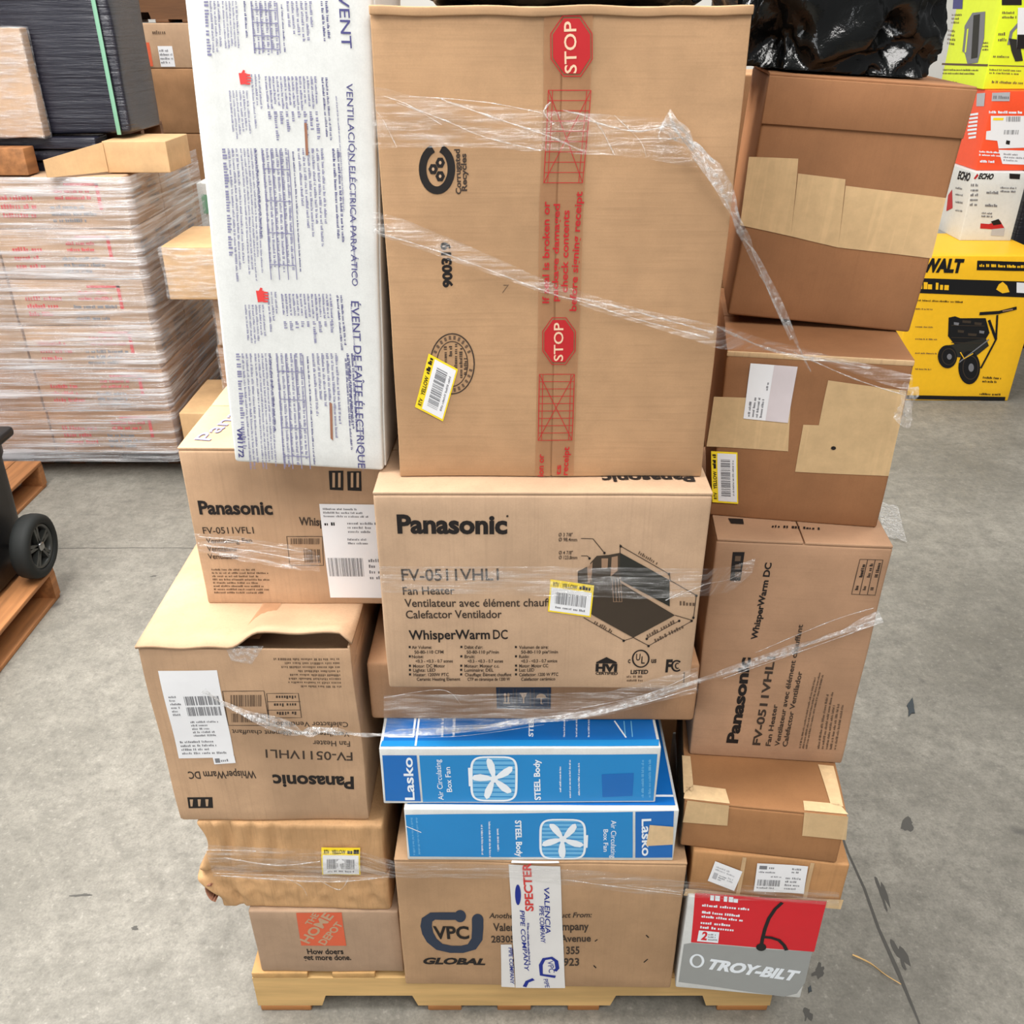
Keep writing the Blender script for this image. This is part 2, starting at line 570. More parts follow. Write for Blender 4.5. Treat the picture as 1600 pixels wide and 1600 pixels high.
def pmicro(mesh, face, q, n, mat, **kw):
    micro(mesh, Frame.quad(face, *q), 0, 1, 0, 1, n, mat, **kw)


def barcode(mesh, fr, a0, a1, b0, b1, mat, off=.002, seed=0, n=34):
    rr = random.Random(seed); ws = [rr.choice((1, 1, 2, 3)) for _ in range(n * 2)]
    tot = sum(ws); a = a0
    for i, q in enumerate(ws):
        x = a + (a1 - a0) * q / tot
        if i % 2 == 0: rect(mesh, fr, a, b0, x, b1, mat, off)
        a = x


# ------------------------------------------------------------------ carton builder
class Carton:
    def __init__(s, name, label, BL, w, d, h, z0, yaw=0, roll=0, mat='pan', cat='box', group=None, warp_amp=.0022,
                 flaps=None, r=.005, front_flaps=None, warp=None, edge=None, body='carton_body', step=.028):
        """BL: x,y of the front left bottom corner"""
        s.w, s.d, s.h = w, d, h
        y = radians(yaw); ca, sa = cos(y), sin(y)
        cx = BL[0] + ca * w / 2 - sa * d / 2; cy = BL[1] + sa * w / 2 + ca * d / 2
        s.root = empty(name, (cx, cy, z0), (0, 0, y))
        s.M = Matrix.Translation((cx, cy, z0)) @ Matrix.Rotation(y, 4, 'Z')
        if roll:  # leaning sideways about the bottom right edge
            rl = radians(roll)
            T = Matrix.Translation((w / 2, 0, 0)) @ Matrix.Rotation(rl, 4, 'Y') @ Matrix.Translation((-w / 2, 0, 0))
            s.M = s.M @ T
            s.root.location = s.M.to_translation(); s.root.rotation_euler = s.M.to_euler()
        tag(s.root, label, cat, group)
        seed = Vector((R.uniform(0, 50), R.uniform(0, 50), R.uniform(0, 50)))

        def wp(p):
            n = noise.noise_vector(p * 7 + seed) * warp_amp
            n.z *= .25 if 0.02 < p.z < h - .02 else .05
            return p + n
        s.warp = warp(wp) if warp else wp
        s.mat = mat; s.fl = .005 if flaps else 0; s.ff = .005 if front_flaps is not None else 0
        s.mesh = Mesh()
        hb = h - s.fl
        rbox(s.mesh, (0, s.ff / 2, hb / 2), (w / 2, (d - s.ff) / 2, hb / 2), mat, r, step, s.warp)
        W = s.warp
        s.front = Face(s.M, (-w / 2, -d / 2, 0), (1, 0, 0), (0, 0, 1), (0, -1, 0), W)
        s.top = Face(s.M, (-w / 2, -d / 2, h), (1, 0, 0), (0, 1, 0), (0, 0, 1), W)
        s.right = Face(s.M, (w / 2, -d / 2, 0), (0, 1, 0), (0, 0, 1), (1, 0, 0), W)
        s.left = Face(s.M, (-w / 2, -d / 2, 0), (0, 1, 0), (0, 0, 1), (-1, 0, 0), W)
        s.flapm = []
        if flaps:
            for k in (0, 1):
                m = Mesh()
                if flaps == 'x':
                    rbox(m, (0, (k - .5) * d / 2, h - .0025), (w / 2, d / 4 - .0012, .0028), mat, .0018, step, W)
                else:
                    rbox(m, ((k - .5) * w / 2, 0, h - .0025), (w / 4 - .0012, d / 2, .0028), mat, .0018, step, W)
                s.flapm.append(m)
        s.ffm = []
        if front_flaps is not None:
            u = front_flaps
            for a, b in ((0, u - .001), (u + .001, w)):
                m = Mesh()
                rbox(m, (-w / 2 + (a + b) / 2, -d / 2 + .0025, h / 2), ((b - a) / 2, .0027, h / 2), mat, .0018, step, W)
                s.ffm.append(m)
        s.body = body

    def done(s):
        o = s.mesh.build(s.body, s.root)
        for m in s.flapm: m.build('top_flap', s.root)
        for m in s.ffm: m.build('side_flap', s.root)
        return s.root

    def part(s, mesh, name): return mesh.build(name, s.root)

    def tape(s, face, quads, mat='tape', off=.0012, name='packing_tape', n=8):
        m = Mesh()
        for q in quads: grid_quad(m, face, q, mat, off, n)
        return m.build(name, s.root)

    def sticker(s, face, tl, tr, br, bl, off=.0014, seed=1):
        """yellow banded barcode sticker, corners in its own reading direction"""
        m = Mesh(); fr = Frame.quad(face, tl, tr, br, bl)
        rect(m, fr, 0, 0, 1, 1, 'yel', off, 3)
        rect(m, fr, .035, .235, .965, .955, 'paper', off + .0003, 3)
        ftext(m, fr, 'RTV', .07, .2, .19, .12, 'ink', off + .0006, .02)
        ftext(m, fr, 'YELLOW', .27, .62, .19, .12, 'ink', off + .0006, .02)
        micro(m, fr, .67, .93, .04, .21, 1, 'ink', off + .0006, seed, (1, 1), .8, .75)
        barcode(m, fr, .14, .86, .36, .72, 'grey', off + .0006, seed, 30)
        micro(m, fr, .16, .84, .76, .88, 1, 'grey', off + .0006, seed + 1, (1, 1))
        return m.build('barcode_sticker', s.root)

    def sheet(s, face, tl, tr, br, bl, off=.0014, seed=1, name='shipping_label', content=()):
        m = Mesh(); fr = Frame.quad(face, tl, tr, br, bl)
        rect(m, fr, 0, 0, 1, 1, 'paper', off, 4)
        for c in content:
            if c[0] == 'm': micro(m, fr, c[1], c[2], c[3], c[4], c[5], c[6] if len(c) > 6 else 'grey', off + .0005, seed + len(c) + int(c[1] * 100) + int(c[3] * 977), (.5, 1))
            if c[0] == 'b': barcode(m, fr, c[1], c[2], c[3], c[4], 'grey', off + .0005, seed, c[5])
            if c[0] == 'v': micro(m, Frame(face, fr.o + fr.ex * c[1] + fr.ey * c[3], fr.ey * (c[4] - c[3]), fr.ex * (c[2] - c[1])), 0, 1, 0, 1, c[5], 'grey', off + .0006, seed, (.6, 1))
            if c[0] == 'r': rect(m, fr, c[1], c[3], c[2], c[4], c[5], off + .0003)
        return m.build(name, s.root)


# ------------------------------------------------------------------ setting
def structure(name, mesh):
    o = mesh.build(name); o['kind'] = 'structure'; return o


m = Mesh()
nx, ny = 60, 60
vs = [(-10 + 20 * i / nx, -4 + 16 * j / ny, 0) for j in range(ny + 1) for i in range(nx + 1)]
m.add(vs, [[j * (nx + 1) + i, j * (nx + 1) + i + 1, (j + 1) * (nx + 1) + i + 1, (j + 1) * (nx + 1) + i] for j in range(ny) for i in range(nx)], 'conc')
# saw-cut joints in the slab
rj = random.Random(5)


def joint(pts, wd):
    v = []
    for i, (x, y) in enumerate(pts):
        k = wd * rj.uniform(.6, 1.3)
        a = pts[min(i + 1, len(pts) - 1)]; b = pts[max(i - 1, 0)]
        t = Vector((a[0] - b[0], a[1] - b[1])).normalized()
        v += [(x - t.y * k, y + t.x * k, .0008), (x + t.y * k, y - t.x * k, .0008)]
    m.add(v, [[2 * i, 2 * i + 1, 2 * i + 3, 2 * i + 2] for i in range(len(pts) - 1)], 'joint')


joint([(.955 + rj.uniform(-.004, .004), -1 + i * .12) for i in range(80)], .0042)
joint([(-2.2 + i * .1, 3.43 + rj.uniform(-.005, .005)) for i in range(12)], .0016)
# oil and rubber marks on the slab
for x, y, a, b_, an in ((.48, 1.33, .03, .02, .4), (.62, 1.36, .05, .016, .1), (.76, 1.40, .035, .02, .8), (.70, 1.29, .03, .014, 1.2), (1.16, 1.86, .05, .03, .7), (-1.16, 1.62, .05, .008, .1), (-.98, 1.52, .018, .01, 0),
                        (.98, 1.44, .02, .06, .1), (1.0, 1.62, .014, .09, -.05), (-1.30, 3.0, .03, .012, .3), (-1.52, 3.2, .02, .01, .2)):
    P = []
    for k in range(18):
        th = 2 * pi * k / 18; r_ = .6 + .55 * noise.noise(Vector((cos(th) * 1.6, sin(th) * 1.6, x * 9)))  + .25 * noise.noise(Vector((cos(th) * 5, sin(th) * 5, y * 9)))
        u, v = a * r_ * cos(th), b_ * r_ * sin(th)
        P.append((x + u * cos(an) - v * sin(an), y + u * sin(an) + v * cos(an), .0006))
    m.add([(x, y, .0006)] + P, [[0, k + 1, (k + 1) % 18 + 1] for k in range(18)], 'joint')
structure('floor', m)
m = Mesh(); rbox(m, (0, 8.6, 3.5), (10, .1, 3.5), 'wall', .01, 1)
structure('wall_back', m)


# ------------------------------------------------------------------ pallets
def slab(mesh, x0, x1, y0, y1, z0, z1, mat, r=.003, step=.12):
    rbox(mesh, ((x0 + x1) / 2, (y0 + y1) / 2, (z0 + z1) / 2), ((x1 - x0) / 2, (y1 - y0) / 2, (z1 - z0) / 2), mat, r, step)


def notched(mesh, L, y0, y1, z0, z1, mat):
    """stringer with two forklift notches"""
    n0, n1, dz = L * .125, L * .3125, .038
    prof = [(0, z0), (n0, z0), (n0 + .012, z0 + dz), (n1 - .012, z0 + dz), (n1, z0), (L - n1, z0), (L - n1 + .012, z0 + dz),
            (L - n0 - .012, z0 + dz), (L - n0, z0), (L, z0), (L, z1), (0, z1)]
    n = len(prof); x = -L / 2
    vs = [(p[0] + x, y0, p[1]) for p in prof] + [(p[0] + x, y1, p[1]) for p in prof]
    # front and back built from convex pieces
    fs = []
    for o in (0, n):
        for q in ((0, 1, 2, 11), (2, 3, 10, 11), (3, 4, 5, 6), (3, 6, 7, 10), (7, 8, 9, 10)):
            fs.append([i + o for i in (q if o == 0 else q[::-1])])
    for i in range(n):
        fs.append([i, i + n, (i + 1) % n + n, (i + 1) % n])
    mesh.add(vs, fs, mat)


def pallet(name, label, cx, y0, yaw, L=1.215, D=1.0, z=0, side='wood', deck='woodd', group=None, along=True):
    """stringers run along local x; front stringer face at local y = 0"""
    root = empty(name, (cx, y0, z), (0, 0, radians(yaw)))
    tag(root, label, 'pallet', group)
    for k in range(3):
        s = Mesh(); a = k * (D - .04) / 2
        notched(s, L, a, a + .04, .018, .122, side); s.build('stringer', root)
    n = 7
    for k in range(n):
        s = Mesh(); wd = .1 if 0 < k < n - 1 else .13
        x = -L / 2 + wd / 2 + k * (L - wd) / (n - 1)
        slab(s, x - wd / 2, x + wd / 2, 0, D, .122, .14, deck); s.build('deck_board', root)
    for x, wd in ((-L / 2 + .065, .12), (-.165, .08), (.0, .08), (.165, .075), (L / 2 - .065, .12)):
        s = Mesh(); slab(s, x - wd / 2, x + wd / 2, -.001, D + .001, 0, .018, 'woodb' if side == 'wood' else side); s.build('bottom_board', root)
    return root


pallet('wooden_pallet', 'pale pine pallet carrying the big mixed stack of boxes in the middle', .005, 1.30, 0)

# ------------------------------------------------------------------ middle stack, from the pallet up
# orange-logo carton, low left
c = Carton('shipping_carton', 'grey-tan carton with orange square logo, standing on the pallet at lower left', (-.580, 1.304), .330, .46, .212, .14, -.3, mat='hd')
f = c.front; b = c.mesh
poly(b, f, [(463.5, 1425), (534, 1425), (540.5, 1477), (470.5, 1477)], 'orange')
for s_, a, e, cp in (('THE', (486, 1445), (499, 1428), (479, 1439)), ('HOME', (482, 1474), (522, 1430), (473, 1463)), ('DEPOT', (507, 1476), (537, 1443), (500, 1468))):
    text(b, f, s_, a, e, cp, 'tan', .0013, .03)
text(b, f, 'How doers', (480, 1490.5), (536, 1490), (480, 1482.5), 'ink', bold=.02)
text(b, f, 'get more done.', (474, 1499.5), (548, 1499.5), (474, 1491.5), 'ink', bold=.02)
c.done()


# crumpled box above it
def crumple(base):
    def wv(p):
        q = base(p)
        u = p.x / .386 + .5; t = p.z / .26
        fr = max(0, min(1, (-.15 - p.y) / .06))
        side = max(0, -(p.x + .12)) / .075
        q.x += .012 * side * sin(t * 9 + 1) - .02 * side * max(0, 1 - abs(t - .32) * 5)
        # horizontal crush line about a third of the way up with slanted folds under it
        q.y += fr * (.020 * math.exp(-((t - .40) / .035) ** 2) - .008 * math.exp(-((t - .62) / .18) ** 2) - .006 * math.exp(-((t - .2) / .10) ** 2) + .008 * math.exp(-((u - .13) / .018) ** 2))
        if t < .42:
            q.y += fr * .009 * abs(((u * 6.5 + t * 1.6) % 1) - .5) * 2 * sin(pi * min(1, max(0, t / .42))) * min(1, max(0, t / .15))
        else:
            q.y += fr * (.006 if u < .48 else .001) * abs(((u * 8 + .3 * sin(t * 5)) % 1) - .5) * 2
        fr *= min(1, max(0, t / .12)) if t < .42 else 1
        for u0, k, up in ((.07, 1, 1), (.17, 1.5, 1), (.28, .7, 1), (.41, .9, 1), (.53, .5, 1), (.92, .8, 1), (.1, 1.4, 0), (.23, .9, 0), (.36, 1.2, 0), (.5, .9, 0), (.63, 1.3, 0), (.77, 1, 0), (.9, 1.2, 0)):
            if (t > .42) == bool(up):
                q.y += fr * .006 * k * math.exp(-((u - u0 - (0 if up else (t - .2) * -.18)) / .011) ** 2)
        return q
    return wv


c = Carton('crumpled_carton', 'crushed creased carton with a yellow-banded sticker above the orange-logo carton', (-.652, 1.314), .386, .44, .258, .352, -1.0,
           mat='crump', warp_amp=.005, warp=crumple, step=.006, r=.008)
c.sticker(c.front, (504, 1320), (564.5, 1320), (564.5, 1363), (505.5, 1363), .006, 3)
m = Mesh()   # torn curl of board at the lower left corner
P = [Vector((-.193 - .018 * sin(a), -.222 - .004 * cos(a * 2), .052 + .026 * cos(a))) for a in [i * pi / 9 for i in range(10)]]
vs = []
for i, p in enumerate(P): vs += [p, p + Vector((.004, .05, 0)), p + Vector((.003, 0, -.002)), p + Vector((.007, .05, -.002))]
fs = []
for i in range(9):
    k = 4 * i
    fs += [[k, k + 1, k + 5, k + 4], [k + 2, k + 6, k + 7, k + 3], [k, k + 4, k + 6, k + 2], [k + 1, k + 3, k + 7, k + 5]]
m.add(vs, fs, 'scar', True); m.build('torn_curl', c.root)
c.done()

# upside-down fan heater carton, left
c = Carton('fan_heater_carton', 'tan carton printed upside down, top flap burst open, at left of the stack', (-.688, 1.323), .392, .49, .453, .611, 0, mat='panL',
           warp_amp=.003, body='carton_body')
f = c.front; b = c.mesh
# the body is left open below a lifted lid
b.v.clear(); b.f.clear(); b.m.clear(); b.sm.clear(); b.mats.clear()
rbox(b, (0, 0, .205), (.196, .245, .205), 'panL', .006, .028, c.warp)
rbox(b, (0, -.243, .225), (.196, .0025, .219), 'panL', .002, .028, c.warp)
rbox(b, (-.1935, 0, .42), (.0025, .245, .03), 'panL', .002, .05, c.warp)
rbox(b, (.1935, 0, .42), (.0025, .245, .03), 'panL', .002, .05, c.warp)
text(b, f, 'Panasonic', (552, 1213), (427, 1210), (552, 1231), 'ink', bold=.035)
text(b, f, 'FV-0511VHL1', (549, 1175), (415, 1171), (549, 1187.5), 'inkb', bold=.012)
text(b, f, 'Fan Heater', (545, 1158), (487, 1156.6), (545, 1166), 'inkb', bold=.01)
text(b, f, 'Ventilateur avec élément chauffant', (543.8, 1144), (361.8, 1139.7), (543.8, 1151), 'inkb', bold=.01)
text(b, f, 'Calefactor Ventilador', (542.6, 1128.5), (424, 1127), (542.6, 1136), 'inkb', bold=.01)
text(b, f, 'WhisperWarm DC', (400, 1204), (293, 1205), (400, 1215), 'inkb', bold=.02)
poly(b, f, [(293, 1245), (332, 1245), (333, 1262), (295, 1262)], 'ink')
for x in (297, 309, 321): poly(b, f, [(x, 1248), (x + 5, 1248), (x + 4, 1259), (x + 1, 1259)], 'tan', .0013)
pmicro(b, f, [(535, 1075), (431, 1075), (427, 1026), (530, 1026)], 8, 'inks', seed=4, fill=(.5, 1))
for q in ([(349, 1079), (413, 1079), (421, 1133), (357, 1133)], [(417, 1083), (466, 1083), (470, 1121), (420, 1121)]):
    stroke(b, f, q, 1.3, 'inkb', closed=True)
for y in (1096, 1109): stroke(b, f, [(418, y), (469, y)], 1, 'inkb')
for y, n_ in ((1090, 0), (1102, 1), (1115, 2)):
    pmicro(b, f, [(462, y + 4), (424, y + 4), (424, y - 5), (462, y - 5)], 1, 'inkb', seed=y, fill=(.7, .9))
fr = Frame.quad(f, (361, 1085), (409, 1085), (409, 1103), (361, 1103)); barcode(b, fr, 0, 1, 0, 1, 'inks', .0009, 3, 22)
fr = Frame.quad(f, (362, 1114), (417, 1114), (417, 1128), (362, 1128)); barcode(b, fr, 0, 1, 0, 1, 'inks', .0009, 6, 30)
c.sheet(f, (248, 1047), (338, 1043), (366, 1183), (277, 1182), seed=8, content=(
    ('m', .08, .25, .26, .5, 6), ('b', .34, .95, .28, .38, 20), ('b', .34, .95, .40, .5, 24), ('m', .35, .9, .55, .75, 5), ('m', .08, .9, .78, .96, 4)))
c.sheet(f, (332, 1182), (366, 1181), (369, 1191), (335, 1194), off=.0024, seed=3, name='small_label', content=(('r', .08, .3, .2, .8, 'grey'), ('m', .35, .95, .2, .8, 1)))
# lid: one bent sheet, lifted at the front right
lid = Mesh()
nx_, ny_ = 40, 12
vs = []
for zo in (0, -.006):
    for j in range(ny_ + 1):
        for i in range(nx_ + 1):
            u = i / nx_; t = j / ny_
            k = max(0, min(1, (u - .42) / .16)); k = k * k * (3 - 2 * k)
            e = max(0, min(1, (1.0 - u) / .05))
            lift = .034 * k * max(0, 1 - t / .27) ** 1.6 * (.35 + .65 * e) + .002 * sin(u * 23) * max(0, 1 - t / .27)
            vs.append((-.199 + .398 * u, -.249 + .494 * t, .453 + zo + lift))
nn = (nx_ + 1) * (ny_ + 1); fs = []
for j in range(ny_):
    for i in range(nx_):
        a = j * (nx_ + 1) + i
        fs += [[a, a + 1, a + nx_ + 2, a + nx_ + 1], [a + nn, a + nn + nx_ + 1, a + nn + nx_ + 2, a + nn + 1]]
for i in range(nx_): fs += [[i, i + nn, i + nn + 1, i + 1]]
for j in range(ny_):
    a = j * (nx_ + 1); q = a + nx_
    fs += [[a, a + nx_ + 1, a + nx_ + 1 + nn, a + nn], [q, q + nn, q + nn + nx_ + 1, q + nx_ + 1]]
lid.add(vs, fs, 'panL', True); lid.build('top_flap', c.root)
c.tape(c.top, [[(412, 944), (440, 944), (405, 1000), (372, 1000)]], 'ctape', .003)
c.tape(f, [[(352, 1008), (412, 1008), (394, 1036), (362, 1030)]], 'filmr', .003, 'clear_tape')
c.done()

# upper left fan carton
c = Carton('ventilating_fan_carton', 'tan fan carton with white shipping sheet, under the tall white box', (-.599, 1.457), .362, .405, .336, 1.063, -.5, mat='panL', flaps='x')
f = c.front; b = c.mesh
text(b, f, 'Panasonic', (312, 802), (428, 803), (311, 782.5), 'ink', bold=.035)
text(b, f, 'FV-0511VFL1', (318, 833), (398, 833), (317, 823), 'inkb', bold=.01)
text(b, f, 'Ventilating Fan', (323, 848), (395, 848), (323, 840.5), 'inkb', bold=.01)
text(b, f, 'Ventilateur', (325, 861), (373, 861), (325, 853), 'inkb', bold=.01)
text(b, f, 'Ventilador', (326, 873), (375, 873), (326, 865), 'inkb', bold=.01)
text(b, f, 'Whisper', (469, 820), (520, 822), (469, 808), 'inkb', bold=.025)
poly(b, f, [(513, 735), (536, 735), (536, 766), (515, 765)], 'ink'); poly(b, f, [(542, 736), (564, 736), (565, 767), (543, 766)], 'ink')
for x in (519, 528, 548, 557): poly(b, f, [(x, 738), (x + 4, 738), (x + 4, 761), (x, 761)], 'tan', .0013)
pmicro(b, f, [(330, 887), (420, 887), (422, 928), (336, 928)], 8, 'inks', seed=9, fill=(.6, 1))
stroke(b, f, [(449, 838), (504, 838), (506, 883), (453, 883)], 1.2, 'inkb', closed=True)
fr = Frame.quad(f, (455, 841), (500, 841), (500, 850), (455, 850)); barcode(b, fr, 0, 1, 0, 1, 'inks', .0009, 3, 22)
fr = Frame.quad(f, (475, 858), (502, 858), (503, 879), (477, 879)); barcode(b, fr, 0, 1, 0, 1, 'inks', .0009, 13, 12)
c.sheet(f, (499, 787), (597, 788), (607, 934), (517.6, 933), seed=5, content=(
    ('m', .05, .95, .03, .14, 3), ('m', .05, .35, .17, .23, 1, 'ink'), ('m', .42, .95, .17, .3, 3), ('m', .4, .8, .34, .42, 2),
    ('b', .04, .64, .56, .76, 34), ('m', .72, .98, .55, .8, 4)))
text(c.flapm[0], c.top, 'Panasonic', (328, 690), (432, 600), (304, 688), 'violets', .002, .01)  # lettering paler than its black ink: glare put into the colour
c.done()

# big-logo carton with white tape, bottom centre
c = Carton('pipe_fittings_carton', 'wide tan carton with dark blue hook logo and white tape strip, bottom centre', (-.244, 1.273), .604, .46, .412, .14, -1, mat='vpc', flaps='x')
f = c.front; b = c.mesh
path = [(719, 1431), (690, 1431), (676, 1431), (667, 1437), (665.5, 1447), (668, 1458), (674, 1469), (686, 1479), (704, 1483), (722, 1483), (737, 1479), (745, 1467), (746, 1450), (746, 1437)]
stroke(b, f, path, 18, 'navy')
for p in (path[0], path[-1]): poly(b, f, ellipse(p[0], p[1], 9, 9.5), 'navy', .0010)
text(b, f, 'VPC', (678, 1466), (733, 1466), (678, 1447.5), 'ink', .0012, .03)
text(b, f, 'GLOBAL', (661, 1505), (759, 1507), (662, 1496), 'ink', bold=.05, shear=.25)
text(b, f, 'Another Quality Product From:', (764, 1434), (925, 1433), (764, 1426.5), 'inkb', bold=.02, shear=.2)
text(b, f, 'Valencia Pipe Company', (771, 1454), (919.5, 1453), (771, 1442.5), 'inkb', bold=.025)
text(b, f, '28305 Livingston Avenue', (768, 1472), (922.5, 1471), (768, 1462), 'inkb', bold=.025)
text(b, f, 'Valencia, CA 91355', (790, 1491), (905, 1490), (790, 1480), 'inkb', bold=.025)
text(b, f, '(661) 257-3923', (800, 1509), (905, 1508), (800, 1498), 'inkb', bold=.025)
for x, y, dx, dy in ((929, 1471, 4, -3), (1010, 1461, 4, 4), (928, 1508, 4, 4), (1006, 1503, 6, -5)): stroke(b, f, [(x, y), (x + dx, y + dy)], 2, 'ink')
m = Mesh()
grid_quad(m, f, [(795, 1349), (874.5, 1352), (883, 1542), (806, 1542)], 'wtape', .0022, 8)
grid_quad(m, f, [(783, 1475), (800, 1475), (805, 1542), (784, 1541)], 'wtape', .0016, 4)
grid_quad(m, c.top, [(800, 1345), (872, 1346), (873, 1349), (799, 1349)], 'wtape', .002, 3)
o_ = .003
text(m, f, 'SPECTER', (833, 1421), (829, 1346), (821, 1421), 'redt', o_, .03)
for s_, a, e, cp in (('VALENCIA', (849, 1384), (853, 1457), (857, 1384)), ('PIPE COMPANY', (842, 1413), (846, 1472), (849, 1413)),
                     ('PIPE COMPANY', (812, 1420), (820, 1516), (819, 1420)), ('PIPE COMPANY', (795, 1479), (798, 1536), (801, 1479))):
    text(m, f, s_, a, e, cp, 'bluet', o_, .01, .15)
pmicro(m, f, [(829, 1440), (831, 1506), (825, 1506), (823, 1440)], 1, 'bluet', off=o_, seed=2, fill=(1, 1))
poly(m, f, ellipse(809, 1396, 4.5, 16), 'bluet', o_)
stroke(m, f, [(868, 1524), (846, 1521), (845, 1506), (850, 1497), (862, 1495), (869, 1500), (871, 1511), (867, 1515)], 6, 'bluet', o_)
text(m, f, 'VPC', (855, 1500), (858, 1518), (864, 1500), 'bluet', o_)
stroke(m, f, [(820, 1540), (824, 1532), (834, 1528)], 6, 'bluet', o_)
text(m, f, 'PIPE', (849, 1528), (852, 1541), (856, 1528), 'bluet', o_)
m.build('printed_tape', c.root)
c.done()


# box fan cartons
def fan_icon(mesh, face, x0, y0, x1, y1, rot, off=.0012):
    cx, cy = (x0 + x1) / 2, (y0 + y1) / 2; hx, hy = (x1 - x0) / 2, (y1 - y0) / 2
    def sq(k): return [(cx + hx * k * math.copysign(abs(cos(a)) ** .42, cos(a)), cy + hy * k * math.copysign(abs(sin(a)) ** .42, sin(a))) for a in [i * 2 * pi / 40 for i in range(40)]]
    poly(mesh, face, sq(.95), 'sky', off - .0002)
    for i in range(9):
        y = cy + hy * (-.8 + 1.6 * i / 8)
        poly(mesh, face, [(cx - hx * .9, y - .8), (cx + hx * .9, y - .8), (cx + hx * .9, y + .8), (cx - hx * .9, y + .8)], 'blue', off)
    stroke(mesh, face, sq(.97), 3.6, 'whitei', off + .0003, True)
    for k in range(5):
        a = rot + k * 2 * pi / 5
        pts = []
        for t, wd in ((.05, .06), (.3, .15), (.6, .2), (.85, .15), (.95, .02)):
            pts.append((t, wd))
        P = [(cx + hx * (t * cos(a) - wd * sin(a)), cy + hy * (t * sin(a) + wd * cos(a))) for t, wd in pts]
        P += [(cx + hx * (t * cos(a) + wd * .6 * sin(a)), cy + hy * (t * sin(a) - wd * .6 * cos(a))) for t, wd in pts[::-1]]
        poly(mesh, face, P, 'whitei', off + .0006)
    poly(mesh, face, ellipse(cx, cy, hx * .16, hy * .16), 'whitei', off + .0009)


c = Carton('box_fan_carton', 'blue and white fan box with the fan picture right of centre, lower of two', (-.215, 1.272), .546, .57, .146, .553, -.3, mat='white', r=.003, warp_amp=.0012)
f = c.front; b = c.mesh
poly(b, f, [(633, 1273), (989, 1268), (988, 1340), (640, 1338)], 'blue', .0006)
poly(b, f, [(993, 1268), (1053, 1267), (1050, 1340), (992, 1340)], 'dblue', .0006)
text(b, f, 'Lasko', (1003, 1279), (1002.6, 1337), (1017, 1279), 'whitei', .0012, .02)
poly(b, f, [(1015, 1288), (1052, 1291), (1051, 1319), (1009, 1321)], 'ptape', .0018)
text(b, f, 'Air Circulating', (955, 1281), (954, 1340), (963, 1281), 'whitei', .0012, .005)
text(b, f, 'Box Fan', (943, 1295), (943, 1330), (950, 1295), 'whitei', .0012, .01)
fan_icon(b, f, 843, 1279, 915, 1342, .3)
poly(b, f, [(914, 1304), (919, 1304), (918, 1324), (914, 1324)], 'whitei', .0012)
text(b, f, 'STEEL Body', (805, 1281), (807, 1338), (814, 1281), 'whitei', .0012, .03)
for x, y0, y1 in ((751, 1288, 1335), (763, 1283, 1338), (776, 1294, 1330)):
    pmicro(b, f, [(x + 5, y0), (x + 6, y1), (x, y1), (x, y0)], 1, 'whitei', off=.0012, seed=x, fill=(1, 1))
for x in (640, 648): pmicro(b, f, [(x + 6, 1277), (x + 10, 1335), (x + 5, 1335), (x, 1277)], 1, 'sky', off=.0012, seed=x, fill=(1, 1))
stroke(b, f, [(634, 1290), (658, 1300)], 1.5, 'whitei', .0013)
top = c.top
fr = Frame(top, Vector((.006, .012)), Vector((.534, 0)), Vector((0, .546)))
rect(b, fr, 0, 0, 1, 1, 'dblue', .0008, 4)
rect(b, fr, 0, .04, 1, .05, 'whitei', .0012)
fr = Frame(c.right, Vector((.01, .008)), Vector((.55, 0)), Vector((0, .13)))
rect(b, fr, 0, 0, 1, 1, 'blue', .0008, 4)
c.done()

c = Carton('box_fan_carton', 'blue and white fan box with the fan picture left of centre, upper of two', (-.255, 1.284), .541, .57, .147, .701, .3, mat='white', r=.003, warp_amp=.0012)
f = c.front; b = c.mesh
poly(b, f, [(597, 1180), (651, 1180), (658, 1252), (603, 1251)], 'dblue', .0006)
poly(b, f, [(655, 1180), (1027, 1178), (1021, 1251), (661, 1253)], 'blue', .0006)
text(b, f, 'Lasko', (648, 1249.5), (644, 1183), (634, 1249.5), 'whitei', .0012, .02)
text(b, f, 'Air Circulating', (693, 1249.5), (688, 1186), (685, 1249.5), 'whitei', .0012, .005)
text(b, f, 'Box Fan', (706, 1237), (703, 1198), (698, 1237), 'whitei', .0012, .01)
fan_icon(b, f, 735, 1181, 808, 1251, -.6)
poly(b, f, [(731, 1199), (736, 1199), (737, 1228), (732, 1228)], 'whitei', .0012)
text(b, f, 'STEEL Body', (845, 1249), (843, 1186), (836, 1249), 'whitei', .0012, .03)
for x, y0, y1 in ((873, 1197, 1237), (888, 1187, 1246), (902, 1192, 1242)):
    pmicro(b, f, [(x, y1), (x, y0), (x + 5, y0), (x + 5, y1)], 1, 'whitei', off=.0012, seed=x, fill=(1, 1))
poly(b, f, [(940, 1209), (990, 1207), (988, 1243), (941, 1245)], 'dblue', .0010)
for x in (1000, 1011): pmicro(b, f, [(x, 1245), (x, 1187), (x + 7, 1187), (x + 7, 1245)], 1, 'sky', off=.0012, seed=x, fill=(1, 1))
top = c.top
fr = Frame(top, Vector((.006, .014)), Vector((.529, 0)), Vector((0, .545)))
rect(b, fr, 0, 0, 1, 1, 'dblue', .0008, 4)
poly(b, top, [(597, 1158), (1030, 1156), (1029, 1166), (594, 1167)], 'blue', .0011)
stroke(b, top, [(649, 1166), (655, 1120)], 3, 'whitei', .0013)
stroke(b, top, [(607, 1152), (645, 1152), (649, 1122)], 3.5, 'whitei', .0013)
